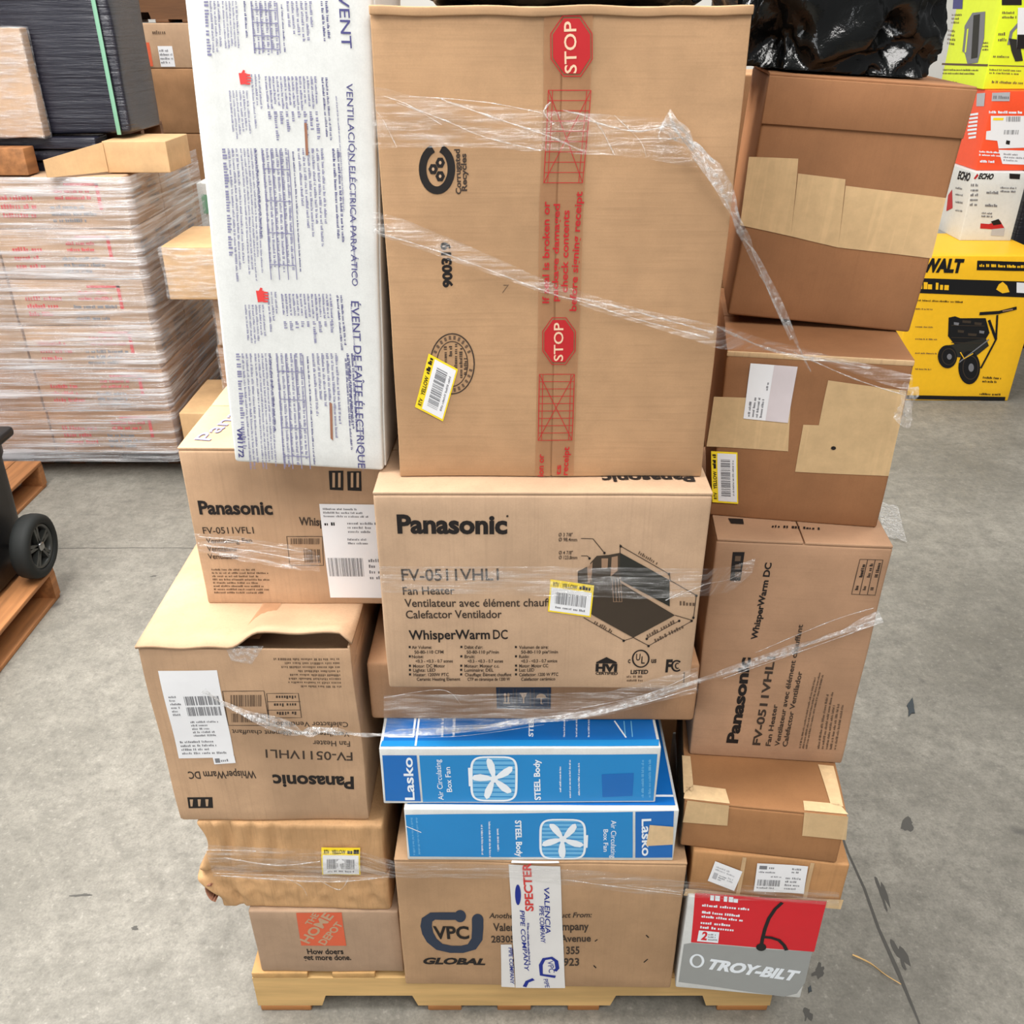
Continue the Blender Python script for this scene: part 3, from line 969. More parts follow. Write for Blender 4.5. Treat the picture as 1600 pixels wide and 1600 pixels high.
for x in (690, 708): pmicro(b, top, [(x - 5, 1152), (x - 3, 1120), (x + 5, 1120), (x + 4, 1152)], 1, 'whitei', off=.0013, seed=x, fill=(1, 1))
text(b, top, 'STEEL', (833, 1152), (834, 1118), (826, 1152), 'whitei', .0013, .03)
for x in (879, 898, 917): pmicro(b, top, [(x, 1152), (x, 1120), (x + 5, 1120), (x + 5, 1152)], 1, 'whitei', off=.0013, seed=x, fill=(1, 1))
stroke(b, top, [(960, 1127), (978, 1153)], 2.5, 'whitei', .0013)
for x in (975, 986): stroke(b, top, [(x, 1127), (x + 2, 1152)], 1.6, 'sky', .0013)
fr = Frame(c.right, Vector((.008, .008)), Vector((.55, 0)), Vector((0, .13)))
rect(b, fr, 0, 0, 1, 1, 'blue', .0008, 4)
c.done()

# flat brown carton under the centre box
c = Carton('flat_carton', 'flat brown carton with dark handling-symbol panel, between centre box and blue boxes', (-.279, 1.364), .640, .46, .142, .849, -.5, mat='thin', r=.008)
f = c.front; b = c.mesh
poly(b, f, [(775, 1070), (862, 1070), (861, 1107), (776, 1107)], 'navy')
for x in (791, 818, 846):
    stroke(b, f, [(x - 11, 1076), (x + 11, 1076), (x + 11, 1103), (x - 11, 1103)], 1, 'inks', .0012, True)
stroke(b, f, [(786, 1098), (797, 1098)], 2, 'tan', .0012); stroke(b, f, [(789, 1096), (789, 1085)], 2, 'tan', .0012); stroke(b, f, [(794, 1096), (794, 1085)], 2, 'tan', .0012)
poly(b, f, [(786, 1087), (789, 1082), (792, 1087)], 'tan', .0012); poly(b, f, [(791, 1087), (794, 1082), (797, 1087)], 'tan', .0012)
poly(b, f, [(812, 1082), (824, 1082), (819, 1091), (819, 1098), (817, 1098), (817, 1091)], 'tan', .0012)
poly(b, f, ellipse(846, 1090, 8, 7, 12, pi, 2 * pi), 'tan', .0012); stroke(b, f, [(846, 1089), (846, 1099), (849, 1099)], 1.6, 'tan', .0012)
c.done()

# centre fan heater carton
c = Carton('fan_heater_carton', 'tan carton with big black lettering and product drawing at the stack centre', (-.227, 1.290), .553, .33, .406, .991, -.3, mat='pan', flaps='x', warp_amp=.0014)
f = c.front; b = c.mesh
text(b, f, 'Panasonic', (621, 832), (793, 832.5), (621, 805), 'ink', bold=.04)
poly(b, f, ellipse(793, 806, 1.8, 1.8), 'inkb')
text(b, f, 'FV-0511VHL1', (628, 907), (780, 906), (628, 889), 'inkb', bold=.012)
text(b, f, 'Fan Heater', (630, 929), (711, 928), (630, 917), 'inkb', bold=.012)
text(b, f, 'Ventilateur avec élément chauffant', (633, 948), (882, 947), (633, 936), 'inkb', bold=.012)
text(b, f, 'Calefactor Ventilador', (635, 966), (784, 965), (635, 954), 'inkb', bold=.012)
text(b, f, 'WhisperWarm', (640, 999), (765, 998), (640, 985), 'ink', bold=.02)
text(b, f, 'DC', (770, 998), (793, 998), (770, 984), 'ink', bold=.01)
ys = (1013.5, 1021, 1028, 1035, 1042.5, 1049, 1056, 1063)
cols = ((640, ((0, 'Air Volume:', 31), (5, '50-80-110 CFM', 45), (0, 'Noise:', 18), (7, '<0.3 - <0.3 - 0.7 sones', 58), (2, 'Motor: DC Motor', 50), (2, 'Lights: LED', 35), (3, 'Heater: 1200W PTC', 55), (9, 'Ceramic Heating Element', 68))),
        (720, ((2, "Débit d'air:", 28), (6, '50-80-110 pi³/min', 50), (2, 'Bruit:', 16), (8, '<0.3 - <0.3 - 0.7 sones', 55), (2, 'Moteur: Moteur c.c.', 54), (2, 'Luminaire: DEL', 45), (3, 'Chauffage: Élément chauffant', 72), (8, 'CTP en céramique de 1200 W', 66))),
        (805, ((2, 'Volumen de aire:', 46), (6, '50-80-110 pie³/min', 58), (2, 'Ruido:', 16), (6, '<0.3 - <0.3 - 0.7 sonios', 57), (2, 'Motor: Motor CC', 46), (2, 'Luz: LED', 24), (2, 'Calefactor: 1200 W PTC', 62), (6, 'Calefactor cerámico', 54))))
for x, L_ in cols:
    for i, (dx, s_, wd) in enumerate(L_):
        if i in (0, 2, 4, 5, 6): poly(b, f, [(x - 1, ys[i] - 4.5), (x + 2.2, ys[i] - 4.5), (x + 2.2, ys[i] - 1.2), (x - 1, ys[i] - 1.2)], 'ink')
        text(b, f, s_, (x + 4 + dx * .8, ys[i]), (x + 4 + dx * .8 + wd, ys[i] - .2), (x + 4 + dx * .8, ys[i] - 4.8), 'inkb', bold=.015)
Z = lambda L_: [(820 + a * .1875, 780 + q * .1875) for a, q in L_]
poly(b, f, Z([(440, 600), (520, 560), (560, 700), (560, 960), (520, 930), (440, 690)]), 'inkp', .0008)
poly(b, f, Z([(545, 530), (600, 470), (700, 462), (795, 445), (795, 700), (560, 700)]), 'inkp', .0009)
poly(b, f, Z([(795, 445), (1205, 670), (1205, 890), (790, 670)]), 'inkg', .0010)
poly(b, f, Z([(560, 700), (795, 690), (1250, 965), (905, 1150), (560, 960)]), 'inkp', .0011)
poly(b, f, Z([(640, 490), (695, 490), (690, 570), (640, 570)]), 'inkl', .0012)
poly(b, f, Z([(725, 480), (775, 470), (775, 590), (715, 640)]), 'inkl', .0012)
poly(b, f, Z([(520, 570), (565, 520), (560, 620), (540, 700), (525, 690)]), 'inkl', .0012)
for x in (735, 760, 785, 805): stroke(b, f, Z([(x - 8, 640), (x + 4, 850)]), .8, 'inkl', .0013)
stroke(b, f, Z([(735, 850), (810, 850)]), .8, 'inkl', .0013)
for q in ([(800, 390), (1200, 620)], [(795, 375), (795, 445)], [(1205, 670), (1435, 800)], [(1430, 800), (1405, 1000)], [(1250, 965), (1400, 1010)], [(1400, 1010), (1030, 1220)],
          [(1290, 1010), (1010, 1160)], [(490, 985), (830, 1175)], [(830, 1175), (905, 1150)], [(905, 1150), (1035, 1220)], [(470, 325), (570, 328)], [(570, 328), (665, 445)], [(470, 470), (520, 470)], [(520, 470), (545, 490)],
          [(1205, 610), (1210, 680)]):
    stroke(b, f, Z(q), 1.2, 'inkb', .0009)
for x, y in ((800, 390), (1200, 620), (1430, 800), (1405, 985), (1390, 1012), (1030, 1220), (1285, 1012), (1015, 1160), (825, 1175), (665, 445), (540, 490)):
    poly(b, f, ellipse(820 + x * .1875, 780 + y * .1875, 2, 2, 10), 'ink', .0014)
for s_, y in (('Ø 3 7/8"', 838), ('Ø 98.4mm', 845.5), ('Ø 4 7/8"', 866), ('Ø 123.8mm', 873.5)):
    text(b, f, s_, (873, y), (873 + (22 if '"' in s_ else 29), y), (873, y - 5.5), 'inkb', bold=.01)
for q in ([(955, 430), (1110, 520), (1095, 550), (940, 460)], [(1010, 1120), (1270, 990), (1280, 1025), (1025, 1155)], [(1075, 1165), (1330, 1035), (1345, 1070), (1090, 1200)], [(590, 1005), (740, 1090), (725, 1120), (575, 1035)], [(1290, 845), (1400, 850), (1400, 895), (1290, 890)]):
    pmicro(b, f, Z(q), 1, 'inks', seed=int(q[0][0]), fill=(.9, 1), gh=.8)
poly(b, f, [(932, 1034), (948, 1026), (964, 1034), (964, 1036), (932, 1036)], 'ink')
text(b, f, 'HVI', (931, 1048), (964, 1048), (931, 1037.5), 'ink', bold=.06)
text(b, f, 'CERTIFIED', (931, 1053.5), (965, 1053.5), (931, 1049.5), 'ink', bold=.03)
stroke(b, f, ellipse(1001, 1028.5, 12.5, 13), 2.4, 'ink', closed=True)
text(b, f, 'U', (993.5, 1031), (1000, 1031), (993.5, 1021), 'ink', bold=.01); text(b, f, 'L', (1001.5, 1036), (1007, 1036), (1001.5, 1025), 'ink', bold=.01)
text(b, f, 'c', (981, 1035), (985, 1035), (981, 1027), 'inkb', bold=.03); text(b, f, 'us', (1017, 1035), (1025, 1035), (1017, 1027), 'inkb', bold=.03)
text(b, f, 'LISTED', (985, 1052), (1012, 1052), (985, 1046), 'ink', bold=.03)
pmicro(b, f, [(979, 1053), (1022, 1053), (1022, 1065), (979, 1065)], 2, 'inks', seed=4, fill=(.5, 1))
text(b, f, 'F', (1039, 1049), (1049, 1049), (1039, 1031), 'ink', bold=.04)
stroke(b, f, ellipse(1057, 1040, 7.5, 8, 18, .8, 5.5), 3, 'ink'); stroke(b, f, ellipse(1058, 1040, 3, 4, 12, .9, 5.4), 2, 'ink')
stroke(b, f, [(1069, 1050), (1068, 1066)], 1.5, 'inkb')
text(c.flapm[0], c.top, 'Panasonic', (1081, 742), (939, 744), (1081, 753), 'ink', .002, .035)
c.sticker(f, (859.8, 904.7), (928, 914), (923, 964), (855.6, 955), seed=21)
c.done()

# big carton on its side, red-printed tape
c = Carton('large_carton', 'largest tan carton at the top of the stack, sealed with red-printed tape', (-.187, 1.345), .503, .46, .686, 1.399, 0, mat='big', front_flaps=.2525, warp_amp=.0026, r=.006)
f = c.front; b = c.ffm[0]
stroke(b, f, ellipse(684, 264, 22.5, 33, 30, -pi / 2 + .28, 1.5 * pi - .28), 12, 'ink')
for cx, cy in ((678, 264), (689, 254), (689, 275)):
    poly(b, f, ellipse(cx, cy, 7.5, 9, 6), 'ink', .0010)
    poly(b, f, ellipse(cx, cy, 2.2, 3, 6), 'tan', .0013)
text(b, f, 'Corrugated', (722, 303), (719, 233), (714, 303), 'inkb', bold=.03)
text(b, f, 'Recycles', (731, 298), (729, 240), (723, 298), 'inkb', bold=.03)
text(b, f, '900319', (707, 449), (704, 378), (693, 449), 'ink', bold=.05)
stroke(b, f, ellipse(707, 568, 34, 47, 40), 2, 'inkb', closed=True)
stroke(b, f, ellipse(707, 568, 24, 35, 40), 1.4, 'inkb', closed=True)
for k in range(26):
    if k % 13 in (0, 12): continue
    a = k * 2 * pi / 26
    stroke(b, f, [(707 + 27 * cos(a), 568 + 38 * sin(a)), (707 + 32 * cos(a), 568 + 44 * sin(a))], 3.5, 'inks')
for x, y0, y1 in ((694, 542, 565), (702, 540, 556), (710, 536, 580), (718, 545, 590), (725, 560, 585)):
    pmicro(b, f, [(x, y1), (x, y0), (x + 6, y0), (x + 6, y1)], 1, 'inkb', seed=x, fill=(1, 1), gh=.8)
stroke(b, f, [(785, 458), (795, 445)], 1, 'inks'); stroke(b, f, [(787, 446), (793, 446)], 1, 'inks')
c.sticker(f, (648, 635), (670, 551), (716, 576), (692, 658), .0018, seed=31)
t = Mesh()
grid_quad(t, f, [(850, 14), (926, 14), (896, 742), (836, 742)], 'ctape', .0022, 14)
o_ = .003


def octagon(cx, cy, rx, ry, k=.42): return [(cx + sx, cy + sy) for sx, sy in ((-rx * k, -ry), (rx * k, -ry), (rx, -ry * k), (rx, ry * k), (rx * k, ry), (-rx * k, ry), (-rx, ry * k), (-rx, -ry * k))]


poly(t, f, octagon(892, 72, 29, 43), 'redink', o_); stroke(t, f, octagon(892, 72, 32, 47), 1.6, 'redink', o_, True)
text(t, f, 'STOP', (899, 114), (899, 33), (881, 114), 'stopt', o_ + .0004, .01)
poly(t, f, octagon(873.5, 532, 23, 33), 'redink', o_); stroke(t, f, octagon(873.5, 532, 25.5, 36.5), 1.4, 'redink', o_, True)
text(t, f, 'STOP', (880, 563), (880, 503), (866, 563), 'stopt', o_ + .0004, .01)


def crate(q):
    a, b_, c_, d = q
    stroke(t, f, q, 1.3, 'redink', o_, True)
    L1 = lambda p, r_, k: (p[0] + (r_[0] - p[0]) * k, p[1] + (r_[1] - p[1]) * k)
    for i in range(1, 9): stroke(t, f, [L1(a, d, i / 9), L1(b_, c_, i / 9)], 1, 'redink', o_)
    stroke(t, f, [a, c_], 1.1, 'redink', o_); stroke(t, f, [b_, d], 1.1, 'redink', o_)
    for k in (.1, .9): stroke(t, f, [L1(a, b_, k), L1(d, c_, k)], 1, 'redink', o_)


crate([(855, 141), (921.5, 141), (911, 285), (850.5, 285)])
crate([(843, 584), (898, 584), (894, 686.5), (841, 686.5)])
for s_, a, e, cp in (('If seal is broken or', (858, 473), (860, 314), (848, 473)), ('package damaged', (872, 470), (876, 318), (863, 470)), ('check contents', (887, 456), (891, 328), (877, 456)),
                     ('before signing receipt', (900, 485), (911, 299), (890, 485)), ('ion or', (849, 743), (850, 708), (840, 743)), ('ts', (876, 741), (877, 725), (868, 741)), ('receipt', (887, 741), (890, 697), (878, 741))):
    text(t, f, s_, a, e, cp, 'redink', o_, .02)
t.build('printed_tape', c.root)
# worn double edge along the top
e_ = Mesh()
rbox(e_, (0, -.2322, .681), (.2515, .0024, .0058), 'big', .002, .015, lambda p: Vector((p.x, p.y + .0015 * noise.noise(p * 30), p.z + .0025 * noise.noise(Vector((p.x * 14, 0, 0))))))
e_.build('folded_rim', c.root)
c.done()

# tall white vent box
c = Carton('roof_vent_box', 'tall white box covered in blue print and tables, leaning at upper left', (-.470, 1.372), .252, .235, .86, 1.400, -2.5, roll=2.8, mat='white', r=.006, warp_amp=.002)
f = c.front; b = c.mesh
text(b, f, 'VENT', (529, -10), (534, 75), (545, -10), 'violet', bold=.005)
text(b, f, 'VENTILACIÓN ELÉCTRICA PARA ÁTICO', (540, 130), (551, 446), (550, 130), 'violet')
text(b, f, 'ÉVENT DE FAÎTE ÉLECTRIQUE', (549, 470), (559.5, 731), (561, 470), 'violet', bold=.005)
text(b, f, 'VM1172', (371, 667), (374, 714), (379, 667), 'violet', bold=.03)


def vb(xl, xr, y0, y1, n, seed, fill=(.75, 1), mat='violets', dens=.6):
    k = .072
    pmicro(b, f, [(xr + k * y0, y0), (xr + k * y1, y1), (xl + k * y1, y1), (xl + k * y0, y0)], n, mat, seed=seed, fill=fill, dens=dens)


for y0, y1, sd in ((2, 86, 1), (232, 440, 2), (552, 735, 3)):
    o2 = -12 if sd == 1 else 0
    vb(316 + o2 + 12, 328 + o2 + 12, y0, y1, 1, sd + 1); vb(326 + o2 + 12, 344 + o2 + 12, y0, y1, 3, sd + 2, (.8, 1)); vb(346 + o2 + 12, 372 + o2 + 12, y0, y1, 5, sd + 3, (.8, 1))
    vb(380, 386, y0, y0 + (y1 - y0) * .7, 1, sd + 4, (.9, 1), 'violet')
    vb(391, 434, y0, y1, 6, sd + 5, (.85, 1)); vb(438, 443, y0 + 5, y1, 1, sd + 6, (.9, 1), 'violet')
    vb(447, 489, y0, y0 + (y1 - y0) * .75, 6, sd + 7, (.5, 1)); vb(500, 514, y0, y0 + (y1 - y0) * .8, 2, sd + 8, (.7, 1), 'violet')
    for x in (393, 406, 420, 433):
        stroke(b, f, [(x + .072 * y0, y0 + 2), (x + .072 * y1, y1 - 3)], 1.3, 'violets', .0011)
    for k in range(4):
        yy = y0 + (y1 - y0) * (.15 + .24 * k); stroke(b, f, [(393 + .072 * yy, yy), (433 + .072 * yy, yy + 2)], 1.2, 'violets', .0011)
for y0, y1, sd in ((116, 232, 11), (456, 548, 12)):
    yh = y0 + (y1 - y0) * .22
    vb(348, 380, yh, y1 - 10, 6, sd + 1, (.7, 1)); vb(384, 401, y0, y1 - 20, 3, sd + 2, (.4, 1))
    vb(406, 487, y0 + 3, y0 + (y1 - y0) * .5, 14, sd + 3, (.75, 1), 'violets', .72); vb(406, 487, y0 + (y1 - y0) * .5, y1 - 8, 9, sd + 4, (.15, .9))
    vb(492, 504, y0 + 5, y1, 2, sd + 5, (.8, 1), 'violet')
    cx = 372 if sd == 11 else 374; cy = y0 - 2
    hx = cx + .072 * cy
    poly(b, f, [(hx - 6, cy), (hx + 6, cy), (hx + 7, cy + 17), (hx - 3, cy + 18)], 'redhand', .0012)
    for k in range(4): poly(b, f, [(hx + 5, cy + 1 + k * 4.5), (hx + 14 - abs(k - 1.5), cy + 2 + k * 4.5), (hx + 14 - abs(k - 1.5), cy + 4.6 + k * 4.5), (hx + 5, cy + 4.6 + k * 4.5)], 'redhand', .0012)
    poly(b, f, [(hx - 2, cy + 1), (hx + 1, cy - 5), (hx + 4, cy - 4), (hx + 4, cy + 2)], 'redhand', .0012)
vb(524, 529, 232, 440, 1, 40, (1, 1)); vb(512, 516, 150, 330, 1, 41, (1, 1)); vb(513, 517, 475, 735, 1, 42, (1, 1)); vb(497, 508, 560, 735, 2, 43, (.6, 1), 'violet')
poly(b, f, [(475, 192), (479, 192), (481, 242), (477, 243)], 'scar', .0014)
poly(b, f, [(515, 628), (519, 630), (521, 688), (517, 684)], 'scar', .0014)
# inner carton edge seen along the right side
fr = Frame(c.right, Vector((.012, .004)), Vector((.2, 0)), Vector((0, .85)))
stk = Mesh(); rbox(stk, (.1275, 0, .43), (.0015, .108, .424), 'white', .001, .05, c.warp); stk.build('side_flap', c.root)
rect(b, fr, .1, 0, .13, 1, 'scar', .0006)
c.done()

# ------------------------------------------------------------------ right column
# red trimmer box
c = Carton('trimmer_box', 'red and grey printed trimmer box on the pallet at lower right', (.371, 1.265), .279, .5, .311, .14, -5.3, mat='white', r=.004, warp_amp=.0012)
f = c.front; b = c.mesh
poly(b, f, [(1086, 1395), (1292, 1408), (1272, 1487), (1079.5, 1472)], 'redbox', .0006)
poly(b, f, [(1068.5, 1475), (1080, 1473), (1200, 1483), (1269, 1487), (1258, 1535), (1245, 1552), (1225, 1557), (1060, 1534)], 'greybox', .0007)
text(b, f, 'TROY-BILT', (1105.6, 1513), (1246, 1532), (1104, 1498), 'whitei', .0012, .05, .25)
stroke(b, f, ellipse(1089, 1501, 9.5, 9.5), 4, 'whitei', .0012, True)
for q, n_ in (([(1097, 1410), (1182, 1417), (1181, 1424), (1097, 1417)], 1), ([(1097, 1421), (1168, 1428), (1166, 1441), (1096, 1434)], 2), ([(1095, 1437), (1149, 1442), (1148, 1456), (1093, 1451)], 2)):
    pmicro(b, f, q, n_, 'whitei', off=.0012, seed=int(q[0][1]), fill=(.8, 1), dens=.75)
pmicro(b, f, [(1110, 1399), (1146, 1402), (1146, 1411), (1109, 1408)], 1, 'whitei', off=.0012, seed=2, fill=(1, 1), dens=.85, gh=.9)
poly(b, f, [(1092, 1453), (1124, 1456), (1122, 1473), (1089, 1470)], 'whitei', .0012)
text(b, f, '2', (1095, 1467), (1104, 1468), (1096, 1455), 'redbox', .0016, .04)
pmicro(b, f, [(1107, 1457), (1122, 1458), (1121, 1470), (1106, 1469)], 3, 'grey', off=.0016, seed=3)
stroke(b, f, [(1222, 1409), (1211, 1419), (1201, 1434), (1195, 1450), (1191, 1466), (1189, 1478)], 6, 'blk', .0013)
poly(b, f, ellipse(1189, 1479, 8, 6), 'blk', .0014)
stroke(b, f, [(1193, 1463), (1205, 1464), (1217, 1468), (1225, 1476), (1229, 1484)], 6, 'blk', .0015)
c.done()

c = Carton('labelled_carton', 'orange-brown carton with two white labels, just above the red trimmer box', (.372, 1.274), .312, .49, .125, .451, -5.9, mat='lab', warp_amp=.004, step=.018)
f = c.front
c.sheet(f, (1116.5, 1344), (1159, 1360), (1146, 1390), (1105, 1375), .003, 3, content=(('m', .1, .9, .15, .4, 2, 'lgrey'), ('r', .1, .25, .5, .8, 'lgrey'), ('m', .3, .55, .5, .8, 3), ('m', .62, .95, .45, .7, 2, 'lgrey')))
c.sheet(f, (1182, 1347), (1262.5, 1352), (1256, 1395.5), (1175.5, 1390), .003, 5, content=(
    ('r', .05, .2, .08, .2, 'grey'), ('m', .24, .4, .06, .2, 1, 'grey'), ('m', .05, .5, .24, .34, 1), ('b', .05, .5, .56, .78, 26), ('m', .05, .4, .8, .9, 1), ('m', .7, .95, .08, .3, 2), ('m', .6, .95, .4, .9, 4), ('m', .3, .5, .4, .48, 1)))
c.tape(f, [[(1071, 1387), (1186, 1398), (1184, 1409), (1068, 1398)], [(1186, 1401), (1317, 1403), (1312, 1418), (1184, 1410)]], 'tape', .003)
for x0, x1 in ((.098, .106), (.236, .244)):
    fr = Frame(f, Vector((x0, .004)), Vector((x1 - x0, 0)), Vector((0, .117)))
    rect(c.mesh, fr, 0, 0, 1, 1, 'edge', .001)
c.done()

c = Carton('flat_carton', 'plain brown carton with tape on both top corners, under the tall right fan carton', (.345, 1.288), .313, .5, .130, .577, -8.4, mat='red2', warp_amp=.002, flaps='x')
m = Mesh()
grid_quad(m, c.front, [(1074, 1250), (1139, 1257), (1136, 1289), (1066, 1284)], 'tape', .0014)
grid_quad(m, c.top, [(1072, 1226), (1133, 1233), (1140, 1256), (1068, 1249)], 'ptape', .0022)
grid_quad(m, c.top, [(1066, 1182), (1079, 1183), (1084, 1238), (1068, 1240)], 'ptape', .0022)
m.build('packing_tape', c.root)
m = Mesh()
grid_quad(m, c.front, [(1257, 1269), (1326, 1275.5), (1322, 1312.6), (1253, 1306)], 'tape', .0014)
grid_quad(m, c.top, [(1255, 1253), (1312, 1258), (1326, 1274), (1257, 1268)], 'ptape', .0022)
grid_quad(m, c.top, [(1278, 1196), (1302, 1198), (1318, 1262), (1298, 1258)], 'ptape', .0022)
m.build('packing_tape', c.root)
c.done()

c = Carton('fan_heater_carton', 'tall tan fan carton with lettering running upwards, in the right column', (.374, 1.413), .315, .405, .530, .708, -5.1, mat='whis', flaps='y')
f = c.front; b = c.mesh
poly(b, f, [(1145, 862), (1164, 862), (1157, 907), (1140.6, 907)], 'ink')
for y in (868, 881, 893): poly(b, f, [(1149, y), (1158, y), (1157, y + 8), (1148, y + 8)], 'inks', .0013)
text(b, f, 'WhisperWarm DC', (1183, 999), (1206, 879), (1174, 998), 'ink', bold=.03)
text(b, f, 'Panasonic', (1152, 1161), (1173, 1027), (1136, 1159), 'ink', bold=.045)
text(b, f, 'FV-0511VHL1', (1187, 1164), (1212, 1026), (1176, 1162), 'inkb', bold=.03)
text(b, f, 'Fan Heater', (1203, 1165), (1215, 1100), (1196, 1164), 'inkb', bold=.02)
text(b, f, 'Ventilateur avec élément chauffant', (1217, 1165), (1255, 976), (1210, 1164), 'inkb', bold=.02)
text(b, f, 'Calefactor Ventilador', (1229, 1166), (1254, 1049), (1222, 1165), 'inkb', bold=.02)
pmicro(b, f, [(1246, 1168), (1279, 1030), (1293, 1032), (1263, 1169)], 3, 'inks', seed=4, fill=(.75, 1))
pmicro(b, f, [(1274, 1169), (1298, 1072), (1326, 1075), (1312, 1170)], 5, 'inks', seed=5, fill=(.7, 1))
q = [(1343, 873.5), (1379, 875), (1368, 930), (1331, 928.5)]
stroke(b, f, q, 1.3, 'inkb', closed=True)
for k in (1, 2): stroke(b, f, [(1343 + 12 * k, 874), (1331 + 12.3 * k, 929)], 1.1, 'inkb')
for k in range(3):
    pmicro(b, f, [(1342 + 12 * k, 902), (1347 + 12 * k, 880), (1353 + 12 * k, 880), (1349 + 12 * k, 902)], 1, 'ink', seed=k, fill=(.9, 1), gh=.8)
    pmicro(b, f, [(1336 + 12 * k, 922), (1337 + 12 * k, 916), (1343 + 12 * k, 916), (1342 + 12 * k, 922)], 1, 'ink', seed=k, fill=(1, 1), gh=.8)
poly(c.flapm[0], c.top, [(1137, 811), (1160, 812), (1162, 820), (1142, 819)], 'ink', .002)
pmicro(c.flapm[1], c.top, [(1206, 820), (1280, 824), (1280, 830), (1206, 827)], 1, 'ink', off=.002, seed=4, fill=(1, 1))
c.done()

c = Carton('taped_carton', 'red-brown carton with pale tape patches, white label and yellow sticker, in the right column', (.375, 1.500), .310, .42, .328, 1.238, -9.6, mat='red', warp_amp=.003, flaps='x')
f = c.front
c.tape(f, [[(1115.6, 620), (1237, 624), (1232, 705), (1104, 697.5)]], 'tape')
c.tape(f, [[(1295, 594), (1416, 610), (1405, 668), (1279.5, 664)], [(1256, 663), (1405, 668), (1388, 743), (1242, 737)]], 'tape')
c.sheet(f, (1172.6, 567), (1246, 574), (1232, 660), (1161, 655), .0022, 3, content=(('r', .5, 1, 0, 1, 'paperp'), ('v', .06, .42, .95, .58, 4), ('v', .38, .46, .45, .25, 1)))
c.sticker(f, (1112, 784), (1107, 705), (1152.5, 707), (1148, 787), .0022, seed=41)
poly(c.mesh, f, ellipse(1301, 699, 4, 3, 8), 'ink', .0025)
ms = Mesh(); rbox(ms, (0, -.2085, .322), (.155, .0025, .005), 'edge', .002, .03, c.warp); ms.build('folded_rim', c.root)
c.done()

c = Carton('plain_brown_carton', 'plain brown carton with a wide pale tape band, topmost in the right column', (.404, 1.649), .328, .36, .408, 1.567, -9, roll=3.2, mat='red', warp_amp=.003, flaps='x')
f = c.front
c.tape(f, [[(1170, 245), (1247, 248), (1235, 369), (1155, 352)], [(1246, 271), (1320, 280), (1308, 386), (1235, 369)], [(1320, 290), (1478, 309), (1454, 403), (1308, 386)]], 'tape')
# overlapping flap whose edge crosses the front
m = Mesh()
a, b2 = f.px(1178, 184), f.px(1493, 225)
z0_ = (a.y + b2.y) / 2
rbox(m, (0, -.1815, (z0_ + .404) / 2), (.164, .0022, (.404 - z0_) / 2), 'red', .0015, .03, c.warp)
m.build('side_flap', c.root)
c.done()


# rear row of the pallet, mostly unseen cartons added so the gaps go dark
for k, (x0, x1, y0, z0, z1, lb) in enumerate(((-.60, -.02, 1.885, .1415, .74, 'plain rear-row brown carton seen low in the gap left of the blue boxes'), (.02, .60, 1.885, .1415, .74, 'added plain brown rear-row filler carton behind the blue boxes, the lower one at right'),
                                          (-.60, -.02, 1.885, .7415, 1.39, 'added plain brown rear-row filler carton behind the upside-down carton'), (.02, .60, 1.885, .7415, 1.23, 'added plain brown rear-row filler carton behind the centre carton'),
                                          (.02, .62, 2.07, 1.2315, 1.97, 'tall rear-row brown filler carton added to darken the gap beside the largest carton'))):
    c = Carton('rear_filler_carton', lb, (x0, y0), x1 - x0, .40 if y0 < 2 else .23, z1 - z0, z0, 0, mat='bgk2', step=.06); c.done()

# ------------------------------------------------------------------ black bag over the top
def blob(name, label, cat, cx, cy, cz, rx, ry, rz, mat, amp, zmin, seed=0, n=(64, 40), parent=None):
    m = Mesh(); vs = []
    nu, nv = n
    for j in range(nv + 1):
        ph = -pi / 2 + pi * j / nv
        for i in range(nu):
            th = 2 * pi * i / nu
            d = Vector((cos(ph) * cos(th), cos(ph) * sin(th), sin(ph)))
            k = Vector([math.copysign(abs(x) ** .7, x) for x in d])
            q = d * 1.7 + Vector((seed, seed, seed))
            r_ = 1 + amp * (1 - 2 * abs(noise.noise(q))) + amp * .6 * (1 - 2 * abs(noise.noise(q * 2.3))) + amp * .16 * (1 - 2 * abs(noise.noise(q * 5)))
            p = Vector((cx + k.x * rx * r_, cy + k.y * ry * r_, cz + k.z * rz * r_))
            zm = zmin(p) if callable(zmin) else zmin
            if p.z < zm: p.z = zm + .002 * noise.noise(p * 40)
            vs.append(p)
    fs = [[j * nu + i, j * nu + (i + 1) % nu, (j + 1) * nu + (i + 1) % nu, (j + 1) * nu + i] for j in range(nv) for i in range(nu)]
    m.add(vs, fs, mat, True)
    o = m.build(name, parent)
    if label: tag(o, label, cat)
    return o


blob('plastic_bag', 'crumpled glossy black plastic bag lying on top of the right column', 'bag', .56, 1.85, 2.13, .145, .150, .17, 'bag', .24, lambda p: 2.0 - (p.x - .404) * .062, 3.1, (170, 110))
blob('plastic_sheet', 'black plastic sheeting bulging behind the top of the largest carton', 'plastic sheet', 0.085, 1.66, 2.155, .215, .11, .075, 'bag', .12, 2.089, 8.2, (90, 44))


